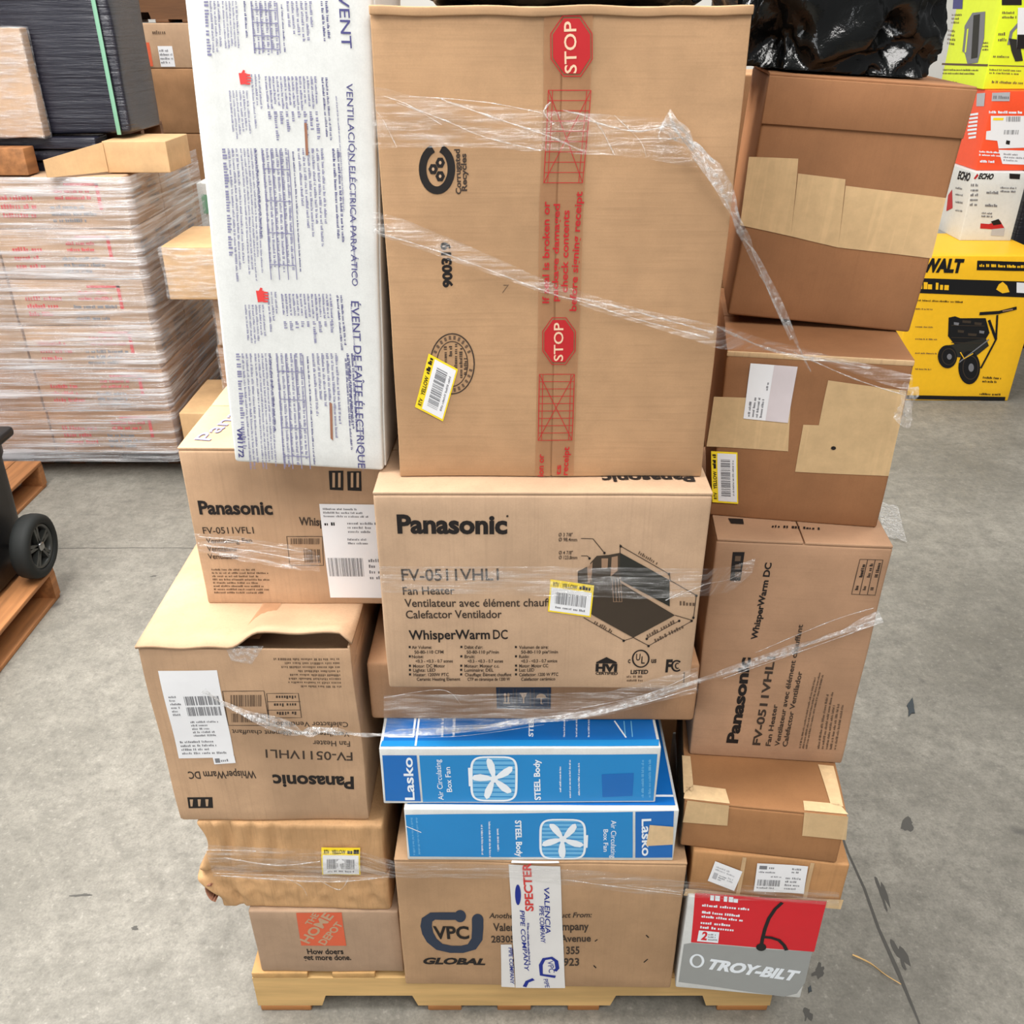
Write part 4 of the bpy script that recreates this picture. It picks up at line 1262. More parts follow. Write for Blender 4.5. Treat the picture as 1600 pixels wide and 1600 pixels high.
# ------------------------------------------------------------------ stretch film on the stack
def ribbon(name, label, top, bot, mat='film', nx=60, ny=8, amp=.003, seed=0, group='stretch film strips on the middle stack'):
    """top, bot: photo x, photo y, distance Y of each edge"""
    def sample(pts, t):
        L = [0]
        for a, b in zip(pts, pts[1:]): L.append(L[-1] + hypot(b[0] - a[0], b[1] - a[1]))
        d = t * L[-1]
        for i in range(len(pts) - 1):
            if d <= L[i + 1] or i == len(pts) - 2:
                k = (d - L[i]) / max(1e-6, L[i + 1] - L[i])
                p, q = at_y(*pts[i]), at_y(*pts[i + 1]); return p.lerp(q, max(0, min(1, k)))
    vs = []
    for j in range(ny + 1):
        for i in range(nx + 1):
            p = sample(top, i / nx).lerp(sample(bot, i / nx), j / ny)
            n_ = noise.noise(Vector((i * .10, j * .55, seed))) + .5 * noise.noise(Vector((i * .31, j * 1.1, seed + 4)))
            p.y -= amp * (1 + n_); p.z += amp * .7 * noise.noise(Vector((i * .2, seed, j * .2)))
            vs.append(p)
    m = Mesh()
    m.add(vs, [[j * (nx + 1) + i, j * (nx + 1) + i + 1, (j + 1) * (nx + 1) + i + 1, (j + 1) * (nx + 1) + i] for j in range(ny) for i in range(nx)], mat, True)
    return m, label, name


def tube(mesh, pts, r, mat, seg=8, seed=0, twist=.5):
    """strand through world points, radius may vary"""
    P = [Vector(p) for p in pts]
    # resample with catmull-rom
    Q = []
    for i in range(len(P) - 1):
        p0, p1, p2, p3 = P[max(i - 1, 0)], P[i], P[i + 1], P[min(i + 2, len(P) - 1)]
        for k in range(10):
            t = k / 10
            Q.append(.5 * ((2 * p1) + (p2 - p0) * t + (2 * p0 - 5 * p1 + 4 * p2 - p3) * t * t + (3 * p1 - p0 - 3 * p2 + p3) * t ** 3))
    Q.append(P[-1])
    vs = []
    for i, q in enumerate(Q):
        tn = (Q[min(i + 1, len(Q) - 1)] - Q[max(i - 1, 0)]).normalized()
        a = tn.cross(Vector((0, 1, 0)));
        if a.length < 1e-4: a = tn.cross(Vector((1, 0, 0)))
        a.normalize(); b = tn.cross(a)
        rr = (r(i / (len(Q) - 1)) if callable(r) else r) * (1 + .35 * noise.noise(Vector((i * .45, seed, 0))))
        for k in range(seg):
            th = 2 * pi * k / seg + i * twist
            e = 1 if k % 2 else .55
            vs.append(q + a * (cos(th) * rr * e) + b * (sin(th) * rr * e * .7))
    n = len(Q)
    mesh.add(vs, [[i * seg + k, i * seg + (k + 1) % seg, (i + 1) * seg + (k + 1) % seg, (i + 1) * seg + k] for i in range(n - 1) for k in range(seg)], mat, True)


def AY(L): return [at_y(*p) for p in L]


YB = 1.331


def strands(root, name, lists, r, mat='filmr', seg=5, f=AY):
    for k, q in enumerate(lists):
        m = Mesh(); tube(m, f(q), r * (1 + .35 * (k % 3 - 1)), mat, seg, k); attach(m, name, root)


def twisted(root, name, pts, wd, turns, mat='filmr', seed=0):
    """gathered strip of film twisted into a loose rope"""
    P = [Vector(p) for p in pts]; Q = []
    for i in range(len(P) - 1):
        p0, p1, p2, p3 = P[max(i - 1, 0)], P[i], P[i + 1], P[min(i + 2, len(P) - 1)]
        for k in range(12):
            t = k / 12
            Q.append(.5 * ((2 * p1) + (p2 - p0) * t + (2 * p0 - 5 * p1 + 4 * p2 - p3) * t * t + (3 * p1 - p0 - 3 * p2 + p3) * t ** 3))
    Q.append(P[-1]); n = len(Q); vs = []; nw = 8
    for i, q in enumerate(Q):
        tn = (Q[min(i + 1, n - 1)] - Q[max(i - 1, 0)]).normalized()
        a = tn.cross(Vector((0, 1, 0))).normalized(); b = tn.cross(a)
        w_ = wd(i / (n - 1)) if callable(wd) else wd
        th = turns * pi * i / n + 1.2 * noise.noise(Vector((i * .11, seed, 0)))
        for k in range(nw + 1):
            u = k / nw * 2 - 1
            fold = .7 * noise.noise(Vector((u * 3.2, i * .06, seed + 3)))
            vs.append(q + (a * cos(th) + b * sin(th) * .5) * (u * w_) + (b * cos(th) * .5 - a * sin(th)) * (fold * w_) + Vector((0, -.002, 0)))
    m = Mesh()
    m.add(vs, [[i * (nw + 1) + k, i * (nw + 1) + k + 1, (i + 1) * (nw + 1) + k + 1, (i + 1) * (nw + 1) + k] for i in range(n - 1) for k in range(nw)], mat, True)
    attach(m, name, root)


root = empty('stretch_film', tuple(at_y(860, 200, YB))); tag(root, 'clear wrinkled film strip across the upper largest carton, twisting down at right', 'plastic film')


def attach(mesh, name, root):
    inv = Vector(root.location)
    mesh.v = [tuple(Vector(v) - inv) for v in mesh.v]
    return mesh.build(name, root)


m, _, _ = ribbon('film_band', '', [(581, 135, YB), (700, 160, YB), (850, 172, YB), (1040, 185, YB), (1075, 200, YB)], [(583, 232, YB), (700, 228, YB), (850, 236, YB), (1000, 246, YB), (1090, 262, YB)], seed=1, amp=.003)
attach(m, 'film_band', root)
twisted(root, 'film_rope', AY([(1036, 188, YB - .004), (1062, 206, YB - .006), (1100, 246, YB - .004), (1135, 300, YB), (1160, 360, 1.345), (1195, 430, 1.40), (1230, 505, 1.43), (1266, 580, 1.44)]), lambda t: .016 * (1 - .72 * t), 2.5, 'filmr', 3)
twisted(root, 'film_rope', AY([(1040, 186, YB), (1078, 232, YB), (1122, 290, YB), (1150, 350, 1.345), (1182, 415, 1.40), (1236, 530, 1.43)]), lambda t: .008 * (1 - .6 * t), 3, 'filmr', 5)
strands(root, 'film_wrinkle', [[(x, y, YB - .004) for x, y in q] for q in (
        [(600, 150), (640, 165), (690, 195)], [(620, 160), (700, 190), (760, 215), (845, 235)], [(690, 155), (760, 180), (850, 210), (915, 238)], [(640, 150), (760, 160), (845, 176)],
        [(880, 172), (930, 190), (960, 242)], [(920, 188), (990, 205), (1045, 196)], [(960, 180), (1000, 220), (1010, 245)], [(1040, 186), (1030, 215), (1065, 215)], [(860, 160), (850, 175), (865, 195)], [(585, 170), (600, 190), (620, 230)])], .0012)

root = empty('stretch_film', tuple(at_y(860, 440, YB))); tag(root, 'clear stretch film strip slanting down across the largest carton onto the taped carton', 'plastic film')
m, _, _ = ribbon('', '', [(583, 330, YB), (640, 345, YB), (760, 395, YB), (870, 445, YB), (1000, 482, YB), (1125, 508, YB), (1200, 530, 1.44), (1300, 556, 1.43), (1425, 585, 1.415)],
                 [(583, 362, YB), (640, 385, YB), (760, 425, YB), (870, 465, YB), (1000, 505, YB), (1125, 545, YB), (1200, 548, 1.44), (1300, 572, 1.43), (1425, 612, 1.415)], seed=5, amp=.003)
attach(m, 'film_band', root)
strands(root, 'film_rope', ([(585, 362, YB), (700, 398, YB), (860, 458, YB), (905, 470, YB), (1000, 500, YB), (1108, 528, YB)], [(900, 465, YB), (960, 478, YB), (1060, 505, YB), (1115, 520, YB)],
                       [(1120, 510, YB), (1200, 545, 1.44), (1300, 565, 1.43), (1360, 575, 1.42)], [(1240, 550, 1.435), (1330, 590, 1.425), (1415, 618, 1.415)]), .0019)

root = empty('stretch_film', tuple(at_y(600, 1150, 1.27))); tag(root, 'twisted rope of clear film from the upside-down carton past the blue boxes rightwards', 'plastic film')
C1 = [(318, 1078, 1.313), (350, 1098, 1.312), (400, 1120, 1.311), (470, 1142, 1.309), (505, 1140, 1.306), (545, 1144, 1.302), (600, 1146, 1.27), (700, 1140, 1.268), (800, 1128, 1.268), (930, 1112, 1.268), (1085, 1064, 1.272), (1130, 1050, 1.38), (1240, 1012, 1.377), (1330, 980, 1.372), (1376, 962, 1.37)]
twisted(root, 'film_rope', AY(C1), lambda t: .0085 + .012 * math.exp(-((t - .2) / .05) ** 2) + .006 * max(0, t - .8) / .2, 6, 'filmr', 7)
twisted(root, 'film_rope', AY([(x, y + 2, Y - .002) for x, y, Y in C1[1:]]), .005, 11, 'filmr', 12)
strands(root, 'film_wrinkle', ([(600, 1152, 1.268), (720, 1150, 1.268), (850, 1132, 1.266)], [(620, 1140, 1.268), (760, 1136, 1.268), (900, 1118, 1.266)], [(850, 1128, 1.266), (960, 1110, 1.266), (1088, 1075, 1.268)], [(900, 1108, 1.266), (1010, 1085, 1.266), (1090, 1050, 1.268)],
                       [(1180, 1020, 1.376), (1300, 970, 1.374), (1365, 950, 1.37)], [(1130, 1060, 1.38), (1250, 1018, 1.377), (1370, 975, 1.37)], [(600, 1090, 1.30), (690, 1078, 1.282), (720, 1100, 1.282)]), .0012)
m, _, _ = ribbon('', '', [(600, 1085, 1.276), (760, 1082, 1.276), (950, 1080, 1.276), (1090, 1040, 1.276)], [(600, 1148, 1.27), (760, 1140, 1.27), (950, 1115, 1.27), (1090, 1080, 1.274)], seed=9, amp=.003)
attach(m, 'film_band', root)

root = empty('stretch_film', tuple(at_y(600, 1370, 1.25))); tag(root, 'clear stretch film band wrapped around the lower boxes above the pallet', 'plastic film')
m, _, _ = ribbon('', '', [(318, 1318, 1.292), (450, 1325, 1.288), (560, 1328, 1.285), (618, 1345, 1.256), (800, 1350, 1.254), (1000, 1365, 1.25), (1070, 1375, 1.248), (1310, 1392, 1.212)],
                 [(335, 1368, 1.292), (450, 1376, 1.288), (560, 1374, 1.285), (620, 1370, 1.256), (800, 1372, 1.254), (1000, 1396, 1.25), (1070, 1400, 1.248), (1310, 1414, 1.212)], seed=14, amp=.003)
attach(m, 'film_band', root)
strands(root, 'film_wrinkle', ([(335, 1364, 1.285), (440, 1368, 1.282), (560, 1372, 1.28), (606, 1370, 1.276)], [(320, 1328, 1.285), (400, 1330, 1.282)], [(345, 1368, 1.285), (430, 1374, 1.283), (520, 1378, 1.281), (590, 1372, 1.279)], [(440, 1370, 1.283), (470, 1384, 1.282), (480, 1400, 1.281)], [(500, 1376, 1.282), (530, 1390, 1.281), (545, 1372, 1.281)], [(350, 1340, 1.285), (430, 1352, 1.283), (500, 1346, 1.281)], [(980, 1384, 1.246), (1062, 1394, 1.244)], [(885, 1375, 1.248), (960, 1385, 1.246), (1064, 1398, 1.244)]), .0014)

root = empty('stretch_film', tuple(at_y(400, 860, 1.44))); tag(root, 'short shiny strip of stretch film across the upper left fan carton', 'plastic film')
m, _, _ = ribbon('', '', [(303, 832, 1.446), (370, 836, 1.446), (480, 855, 1.446), (500, 866, 1.446)], [(312, 862, 1.446), (370, 872, 1.446), (470, 890, 1.446), (500, 892, 1.446)], seed=21, amp=.004)
attach(m, 'film_band', root)
strands(root, 'film_wrinkle', [[(x, y, 1.444) for x, y in q] for q in ([(310, 838), (380, 846), (470, 862)], [(320, 852), (400, 862), (475, 876)], [(330, 862), (420, 878), (470, 890)])], .002)

root = empty('stretch_film', tuple(at_y(1000, 905, 1.27))); tag(root, 'faint clear stretch film band over the middle of the centre carton, reaching the right column', 'plastic film')
m, _, _ = ribbon('', '', [(592, 884, 1.282), (800, 884, 1.280), (1000, 886, 1.278), (1108, 888, 1.278), (1140, 885, 1.385), (1180, 872, 1.385)], [(596, 925, 1.282), (800, 928, 1.280), (1000, 935, 1.278), (1104, 930, 1.278), (1140, 925, 1.385), (1175, 895, 1.385)], seed=25, amp=.002)
attach(m, 'film_band', root)
strands(root, 'film_wrinkle', ([(1050, 935, 1.276), (1085, 920, 1.276), (1106, 912, 1.276), (1140, 905, 1.38), (1168, 888, 1.38)], [(1040, 938, 1.276), (1068, 924, 1.276)]), .0014)

root = empty('stretch_film', tuple(at_y(1395, 690, 1.42))); tag(root, 'loose tail of stretch film hanging at the right edge of the taped carton', 'plastic film')
m = Mesh()
vs = []
for j in range(15):
    for i in range(5):
        p = at_y(1412 + 6 * i - j * 1.2, 598 + j * 4 + i * 3, 1.42 - .01 * i)
        p += noise.noise_vector(Vector((i * .6, j * .4, 3))) * .012; vs.append(p)
m.add(vs, [[j * 5 + i, j * 5 + i + 1, (j + 1) * 5 + i + 1, (j + 1) * 5 + i] for j in range(14) for i in range(4)], 'filmr', True)
attach(m, 'film_tail', root)

# ------------------------------------------------------------------ left background: wrapped pallet load
pallet('wooden_pallet', 'pallet under the film-wrapped carton stack at left', -2.31, 4.30, 0, side='woodk', deck='woodk', D=.72)
zs = [.142, .37, .585, .80, 1.02, 1.245, 1.47]
names = ['bottom', 'second', 'third', 'fourth', 'fifth', 'top']


def wrapped(name, label, x0, x1, y0, y1, z0, z1, mat='bgk', prints=True, seed=0, jig=0):
    root = empty(name, ((x0 + x1) / 2, (y0 + y1) / 2, z0)); w_, d_, h_ = x1 - x0, y1 - y0, z1 - z0
    m = Mesh(); wp = lambda p: p + noise.noise_vector(p * 5 + Vector((seed, 0, 0))) * .003
    rbox(m, (jig, 0, h_ / 2), (w_ / 2 - .002, d_ / 2 - .002, h_ / 2 - .0008), mat, .007, .08, wp)
    fc = Face(root.matrix_basis.copy(), (-w_ / 2 + jig, -d_ / 2 + .002, 0), (1, 0, 0), (0, 0, 1), (0, -1, 0))
    fc.M = Matrix.Translation(root.location)
    fr = Frame(fc, Vector((0, h_)), Vector((w_, 0)), Vector((0, -h_)))
    if prints:
        rect(m, fr, .80, .12, .825, .62, 'redt', .004); rect(m, fr, .58, .12, .825, .17, 'redt', .004)
        micro(m, fr, .50, .78, .2, .45, 2, 'redt', .004, seed, (.7, 1), .8)
        micro(m, fr, .45, .78, .5, .88, 3, 'grey', .004, seed + 1, (.6, 1), .8)
        micro(m, fr, .1, .4, .3, .8, 3, 'redt', .004, seed + 2, (.5, .9), .7)
        fs_ = Face(fc.M, (w_ / 2 - .002 + jig, -d_ / 2, 0), (0, 1, 0), (0, 0, 1), (1, 0, 0))
        f2 = Frame(fs_, Vector((0, h_)), Vector((d_, 0)), Vector((0, -h_)))
        micro(m, f2, .15, .5, .25, .7, 4, 'grey', .004, seed + 3, (.5, 1), .7); micro(m, f2, .6, .9, .2, .75, 5, 'grey', .004, seed + 4, (.5, 1), .7)
    o = m.build('carton_body', root)
    tag(root, label, 'box', 'cartons of the wrapped stack at left')
    return root


for k in range(6):
    jig = (.05, .035, .02, -.0, -.004, -.004)[k] if k < 3 else 0
    for side, x0, x1 in (('right-hand', -2.325, -1.705), ('left-hand', -2.945, -2.329)):
        for dep, y0, y1 in (('front', 4.13, 4.58), ('rear', 4.585, 5.04)):
            if side == 'left-hand' and dep == 'rear': continue
            wrapped('wrapped_carton', f'brown carton with red print under film, {names[k]} layer, {side} {dep} place in the left stack',
                    x0 + jig * .3, x1 + jig * .3, y0, y1, zs[k], zs[k + 1], 'bgk' if k > 1 else 'bgk2', side == 'right-hand', k * 7 + (3 if dep == 'rear' else 0))
# stretch wrap skin round the stack
m = Mesh()
nu, nv = 90, 60
vs = []
for j in range(nv + 1):
    z = .10 + 1.37 * j / nv
    for i in range(nu + 1):
        s_ = i / nu * (1.27 + .96)
        if s_ < 1.27: x, y = -2.965 + s_, 4.118
        else: x, y = -1.682, 4.118 + (s_ - 1.27)
        n_ = noise.noise(Vector((s_ * 2, z * 40, 2))) * .006 + noise.noise(Vector((s_ * .7, z * 9, 5))) * .010
        if s_ < 1.27: y -= .006 + abs(n_)
        else: x += .008 + abs(n_) + (.025 * math.exp(-((z - .78) / .14) ** 2) * sin(min(1, (s_ - 1.27) / .5) * pi / 2))
        vs.append((x, y, z))
m.add(vs, [[j * (nu + 1) + i, j * (nu + 1) + i + 1, (j + 1) * (nu + 1) + i + 1, (j + 1) * (nu + 1) + i] for j in range(nv) for i in range(nu)], 'filmw', True)
tag(m.build('stretch_wrap'), 'clear streaky stretch wrap around the carton stack at left', 'plastic film')

# things on top of the left stack
pallet('wooden_pallet', 'dark pallet lying on top of the wrapped stack, under the black-wrapped load', -2.42, 4.46, 0, z=1.472, side='woodk', deck='woodk', D=.58)
root = empty('black_wrapped_load', (-2.29, 4.62, 1.625)); tag(root, 'load wrapped in black film with a green strap, upper left corner', 'wrapped load')
m = Mesh(); wp = lambda p: p + noise.noise_vector(p * 4) * .012
rbox(m, (.0, -.13, .45), (.60, .20, .45), 'bwrap', .02, .05, wp); m.build('load_body', root)
m = Mesh(); rbox(m, (.555, -.335, .45), (.009, .003, .452), 'strap', .002, .1, lambda p: p + Vector((-.0, -.012, 0))); m.build('strap', root)
root = empty('plain_carton', (-2.32, 4.235, 1.62)); tag(root, 'pale carton under shiny film in front of the black-wrapped load, at the frame edge', 'box')
m = Mesh(); rbox(m, (0, 0, .21), (.285, .035, .21), 'bgk', .006, .06); m.build('carton_body', root)
m = Mesh(); rbox(m, (0, -.003, .21), (.292, .037, .215), 'filmn', .008, .04, lambda p: p + noise.noise_vector(p * 9) * .006); m.build('film_cover', root)
# black flat bundles
for k in range(3):
    m = Mesh(); rbox(m, (-2.30 - .06 * k, 4.365 - .02 * k, 1.487 + .052 * k), (.50 + .04 * k, .07, .024), 'bwrap', .008, .08, lambda p: p + noise.noise_vector(p * 5) * .004)
    o = m.build('black_bundle'); tag(o, ('lowest', 'middle', 'topmost')[k] + ' of the flat black bundles piled on the left wrapped stack', 'bundle', 'flat black bundles at upper left')
m = Mesh(); rbox(m, (-2.20, 4.17, 1.53), (.10, .05, .055), 'woodo', .004, .05); tag(m.build('wood_block'), 'brown wood block on the left wrapped stack at the frame edge', 'wood block')
# opened tan box at the corner of the stack
root = empty('opened_tan_box', (-1.655, 4.36, 1.4735)); tag(root, 'small light tan box with an opened flap on the left stack', 'box')
m = Mesh(); rbox(m, (0, 0, .065), (.14, .15, .065), 'bgl', .004, .04); m.build('carton_body', root)
m = Mesh()
for zz in (0,):
    a, b_ = Vector((-.136, -.153, .006)), Vector((-.34, -.30, .002))
    th = Vector((.0035, -.0035, 0))
    P = [a, b_, b_ + Vector((0, 0, .07)), a + Vector((0, 0, .12))]
    m.add(P + [p + th for p in P], [[0, 1, 2, 3], [7, 6, 5, 4], [0, 4, 5, 1], [1, 5, 6, 2], [2, 6, 7, 3], [3, 7, 4, 0]], 'bgl')
m.build('side_flap', root)

# cartons between the stacks
pallet('wooden_pallet', 'pallet under the pale cartons between the left stack and the middle stack', -1.03, 4.02, 0, side='woodk', deck='woodk')
bgb = [
    ('low_carton', 'long tan carton lying lowest between the left stack and the white box', -1.615, -.95, 4.03, 4.50, .141, .40, 'bgl'),
    ('brown_carton', 'brown carton on the long tan carton, under the film-covered pale carton', -1.46, -.95, 4.28, 4.9, .401, .66, 'bgk2'),
    ('brown_carton', 'brown carton directly under the film-covered pale carton', -1.44, -.95, 4.26, 4.9, .661, .92, 'bgk'),
    ('pale_carton', 'pale film-covered carton showing left of the white box', -1.60, -.98, 4.15, 4.62, .921, 1.165, 'bgl'),
    ('white_carton', 'white carton with a green patch standing behind the film-covered pale carton', -1.72, -1.05, 5.13, 5.55, .001, 1.29, 'white')]
for nm, lb, x0, x1, y0, y1, z0, z1, mt in bgb:
    root = empty(nm, ((x0 + x1) / 2, (y0 + y1) / 2, z0)); m = Mesh()
    rbox(m, (0, 0, (z1 - z0) / 2), ((x1 - x0) / 2, (y1 - y0) / 2, (z1 - z0) / 2 - .0005), mt, .006, .08, lambda p: p + noise.noise_vector(p * 5) * .003)
    tag(root, lb, 'box')
    if nm == 'white_carton':
        fc = Face(Matrix.Translation(root.location), (-(x1 - x0) / 2, -(y1 - y0) / 2, 0), (1, 0, 0), (0, 0, 1), (0, -1, 0))
        rect(m, Frame(fc, Vector((.02, 1.23)), Vector((.12, 0)), Vector((0, -.10))), 0, 0, 1, 1, 'strap', .006)
    m.build('carton_body', root)
    if 'pale_carton' in nm or 'brown' in nm:
        m = Mesh(); rbox(m, (0, -.01, (z1 - z0) / 2), ((x1 - x0) / 2 + .008, (y1 - y0) / 2 + .006, (z1 - z0) / 2 - .006), 'filmn', .01, .05, lambda p: p + noise.noise_vector(p * 9) * .008)
        m.build('film_cover', root)

# far rack-high carton stacks
pallet('wooden_pallet', 'pallet on the floor under the far brown carton stack', -2.0, 6.25, 0, side='woodk', deck='woodk')
far = [(-2.6, -1.42, .141, .80, 'bgk2'), (-2.58, -1.44, .801, 1.42, 'bgk2'), (-2.57, -1.40, 1.421, 1.80, 'bgk2')]
for k, (x0, x1, z0, z1, mt) in enumerate(far):
    m = Mesh(); rbox(m, ((x0 + x1) / 2, 6.62, (z0 + z1) / 2), ((x1 - x0) / 2, .35, (z1 - z0) / 2 - .0005), mt, .008, .1)
    tag(m.build('brown_carton'), ('lowest', 'middle', 'upper')[k] + ' of the large brown cartons stacked far behind the left load', 'box', 'far brown cartons')
m = Mesh(); rbox(m, (-1.99, 6.62, 1.926), (.6, .35, .1245), 'bgk', .008, .1)
fc = Face(Matrix.Identity(4), (-2.59, 6.27, 1.80), (1, 0, 0), (0, 0, 1), (0, -1, 0)); fr = Frame(fc, Vector((0, .25)), Vector((1.2, 0)), Vector((0, -.25)))
rect(m, fr, .325, .50, .40, .96, 'paper', .004); micro(m, fr, .33, .395, .55, .9, 4, 'grey', .006, 3); micro(m, fr, .31, .40, .12, .26, 1, 'inks', .004, 5)
rect(m, fr, .255, .42, .285, .95, 'orange', .004)
tag(m.build('labelled_carton'), 'light tan carton with small white label on the far stack', 'box')
pallet('wooden_pallet', 'pallet high on the far stack, dark gaps showing above the labelled carton', -1.99, 6.29, 0, z=2.0525, side='woodk', deck='woodk', D=.66)
m = Mesh(); rbox(m, (-1.99, 6.62, 2.475), (.6, .32, .2815), 'bgk', .008, .1)
tag(m.build('brown_carton'), 'carton on the high far pallet, at the top edge of the picture', 'box')

# ------------------------------------------------------------------ left: bin on its pallet
pallet('wooden_pallet', 'pallet at the left frame edge carrying the black wheeled bin', -2.345, 2.03, 0, L=1.0, D=1.02, side='woodo', deck='woodo')
pallet('wooden_pallet', 'reddish pallet on the floor behind the black bin, in front of the left stack', -2.76, 3.30, 0, L=.82, D=.74, side='woodo', deck='woodo')
root = empty('wheeled_bin', (-2.225, 2.90, .141)); tag(root, 'black wheeled bin on a pallet at the left edge', 'bin')
m = Mesh()
vs = []; hh = [(.02, .96), (.12, .97), (.30, .99), (.46, 1.0), (.48, 1.03), (.52, 1.03)]
nseg = 32
for z, s_ in hh:
    for k in range(nseg):
        a = 2 * pi * k / nseg
        vs.append((.29 * s_ * math.copysign(abs(cos(a)) ** .4, cos(a)), .27 * s_ * math.copysign(abs(sin(a)) ** .4, sin(a)), z))
fs = [[j * nseg + k, j * nseg + (k + 1) % nseg, (j + 1) * nseg + (k + 1) % nseg, (j + 1) * nseg + k] for j in range(len(hh) - 1) for k in range(nseg)]
fs += [list(range(nseg))[::-1]]
m.add(vs, fs, 'bin', True); m.build('bin_body', root)
m = Mesh(); rbox(m, (0, 0, .54), (.305, .285, .02), 'bin', .015, .1); m.build('lid', root)


def wheel(parent, x, y, z, r, wd):
    m = Mesh(); n = 40
    prof = [(.60, -.5), (.86, -.5), (.97, -.38), (1, -.15), (1, .15), (.97, .38), (.86, .5), (.74, .5), (.70, .38)]
    vs = []
    for p, q in prof:
        for k in range(n):
            a = 2 * pi * k / n; vs.append((x + q * wd, y + r * p * cos(a), z + r * p * sin(a)))
    m.add(vs, [[j * n + k, j * n + (k + 1) % n, (j + 1) * n + (k + 1) % n, (j + 1) * n + k] for j in range(len(prof) - 1) for k in range(n)], 'rub', True)
    wh = m.build('wheel', parent)
    m = Mesh()
    vs = [];
    for p, q in ((.72, .30), (.66, .40), (.60, .30), (.60, .0)):
        for k in range(n):
            a = 2 * pi * k / n; vs.append((x + q * wd, y + r * p * cos(a), z + r * p * sin(a)))
    m.add(vs, [[j * n + k, j * n + (k + 1) % n, (j + 1) * n + (k + 1) % n, (j + 1) * n + k] for j in range(3) for k in range(n)], 'hub', True)
    vs = [(x, y, z)] + [(x + .02 * wd, y + r * .62 * cos(2 * pi * k / n), z + r * .62 * sin(2 * pi * k / n)) for k in range(n)]
    m.add(vs, [[0, k + 1, (k + 1) % n + 1] for k in range(n)], 'rub')
    for k in range(5):
        a = 2 * pi * k / 5 + .3
        for da in (-.13, .13):
            e = Vector((0, cos(a + da), sin(a + da))); s_ = Vector((0, -sin(a + da), cos(a + da)))
            P = [Vector((x, y, z)) + e * (r * t) + s_ * (r * .05 * u) + Vector((wd * q, 0, 0)) for t in (.1, .66) for u in (-1, 1) for q in (.05, .33)]
            m.add(P, [[1, 3, 7, 5], [0, 1, 5, 4], [2, 6, 7, 3]], 'hub')
    m.build('hub', wh)
    m = Mesh(); rbox(m, (x + wd * .35, y, z), (wd * .12, r * .13, r * .13), 'chrome', r * .1, .01); m.build('hub_cap', wh)


wheel(root, .36, .10, .128, .128, .075)
wheel(root, -.36, .10, .128, .128, .075)
m = Mesh(); tube(m, [(-.34, .10, .128), (0, .10, .128), (.34, .10, .128)], .012, 'rub', 8, 0, 0); m.build('axle', root)

# ------------------------------------------------------------------ right background boxes
c = Carton('pressure_washer_box', 'large yellow printed box with a black machine picture, on the floor at right', (2.335, 5.20), .735, .62, .884, .001, -.6, mat='deyel', warp_amp=.002, step=.08)
f = c.front; b = c.mesh
poly(b, f, [(1395, 433), (1640, 441), (1636, 466), (1393, 456)], 'blk', .002)
text(b, f, 'DEWALT', (1416, 423), (1502, 425), (1416, 404), 'blk', .003, .06)
poly(b, f, [(1527, 407), (1640, 410), (1638, 424), (1526, 422)], 'blk', .002); pmicro(b, f, [(1530, 410), (1600, 412), (1600, 420), (1530, 418)], 1, 'deyel', off=.004, seed=4, fill=(1, 1), dens=.8)
pmicro(b, f, [(1436, 441), (1476, 443), (1476, 455), (1435, 453)], 1, 'deyel', off=.004, seed=6, fill=(1, 1), dens=.85, gh=.9)
poly(b, f, [(1556, 452), (1560, 444), (1566, 440), (1573, 446), (1577, 456), (1566, 458)], 'deyel', .004)
poly(b, f, [(1588, 441), (1605, 442), (1604, 458), (1588, 457)], 'paper', .004)
pmicro(b, f, [(1432, 466), (1503, 469), (1503, 474), (1432, 471)], 1, 'ink', off=.003, seed=7, fill=(1, 1))
for y in (480, 508, 527, 549, 574): pmicro(b, f, [(1430, y), (1464, y + 1), (1464, y + 5), (1430, y + 4)], 1, 'inks', off=.003, seed=y)
poly(b, f, [(1482, 496), (1492, 494), (1500, 497), (1540, 497), (1546, 520), (1530, 546), (1496, 544), (1481, 525)], 'blk', .003)
poly(b, f, [(1478, 540), (1500, 536), (1540, 528), (1545, 540), (1520, 560), (1480, 556)], 'inkg', .0034)
for x, y, rx, ry in ((1480, 557, 15, 18), (1514, 574, 17, 26)):
    poly(b, f, ellipse(x, y, rx, ry), 'blk', .004); poly(b, f, ellipse(x + 3, y, rx * .25, ry * .25), 'grey', .0046); stroke(b, f, ellipse(x + 2, y, rx * .7, ry * .7), 1.2, 'inkp', .0045, True)
stroke(b, f, [(1530, 490), (1560, 488), (1588, 481)], 5, 'blk', .004); stroke(b, f, [(1558, 492), (1556, 530), (1540, 560), (1532, 575)], 3, 'blk', .004)
stroke(b, f, [(1545, 500), (1556, 530)], 4, 'blk', .004); stroke(b, f, [(1498, 566), (1545, 530)], 2, 'grey', .0045)
stroke(b, f, [(1566, 486), (1582, 483)], 2, 'inkl', .005); stroke(b, f, [(1500, 550), (1506, 560), (1520, 552)], 1.6, 'deyel', .005)
for x, y, k in ((1490, 503, 8), (1503, 500, 14), (1522, 503, 12), (1496, 515, 10), (1512, 520, 14), (1530, 516, 8)):
    poly(b, f, [(x, y), (x + k, y + 1), (x + k - 1, y + 5), (x, y + 4)], 'inkp' if k > 9 else 'grey', .0042)
for y in (508, 527, 535): stroke(b, f, [(1486, y), (1538, y + 1)], 1, 'inkp', .0043)
pmicro(b, f, [(1536, 586), (1572, 588), (1570, 600), (1534, 598)], 2, 'ink', off=.003, seed=9)
pmicro(b, f, [(1530, 612), (1568, 613), (1568, 619), (1530, 618)], 1, 'ink', off=.003, seed=10)
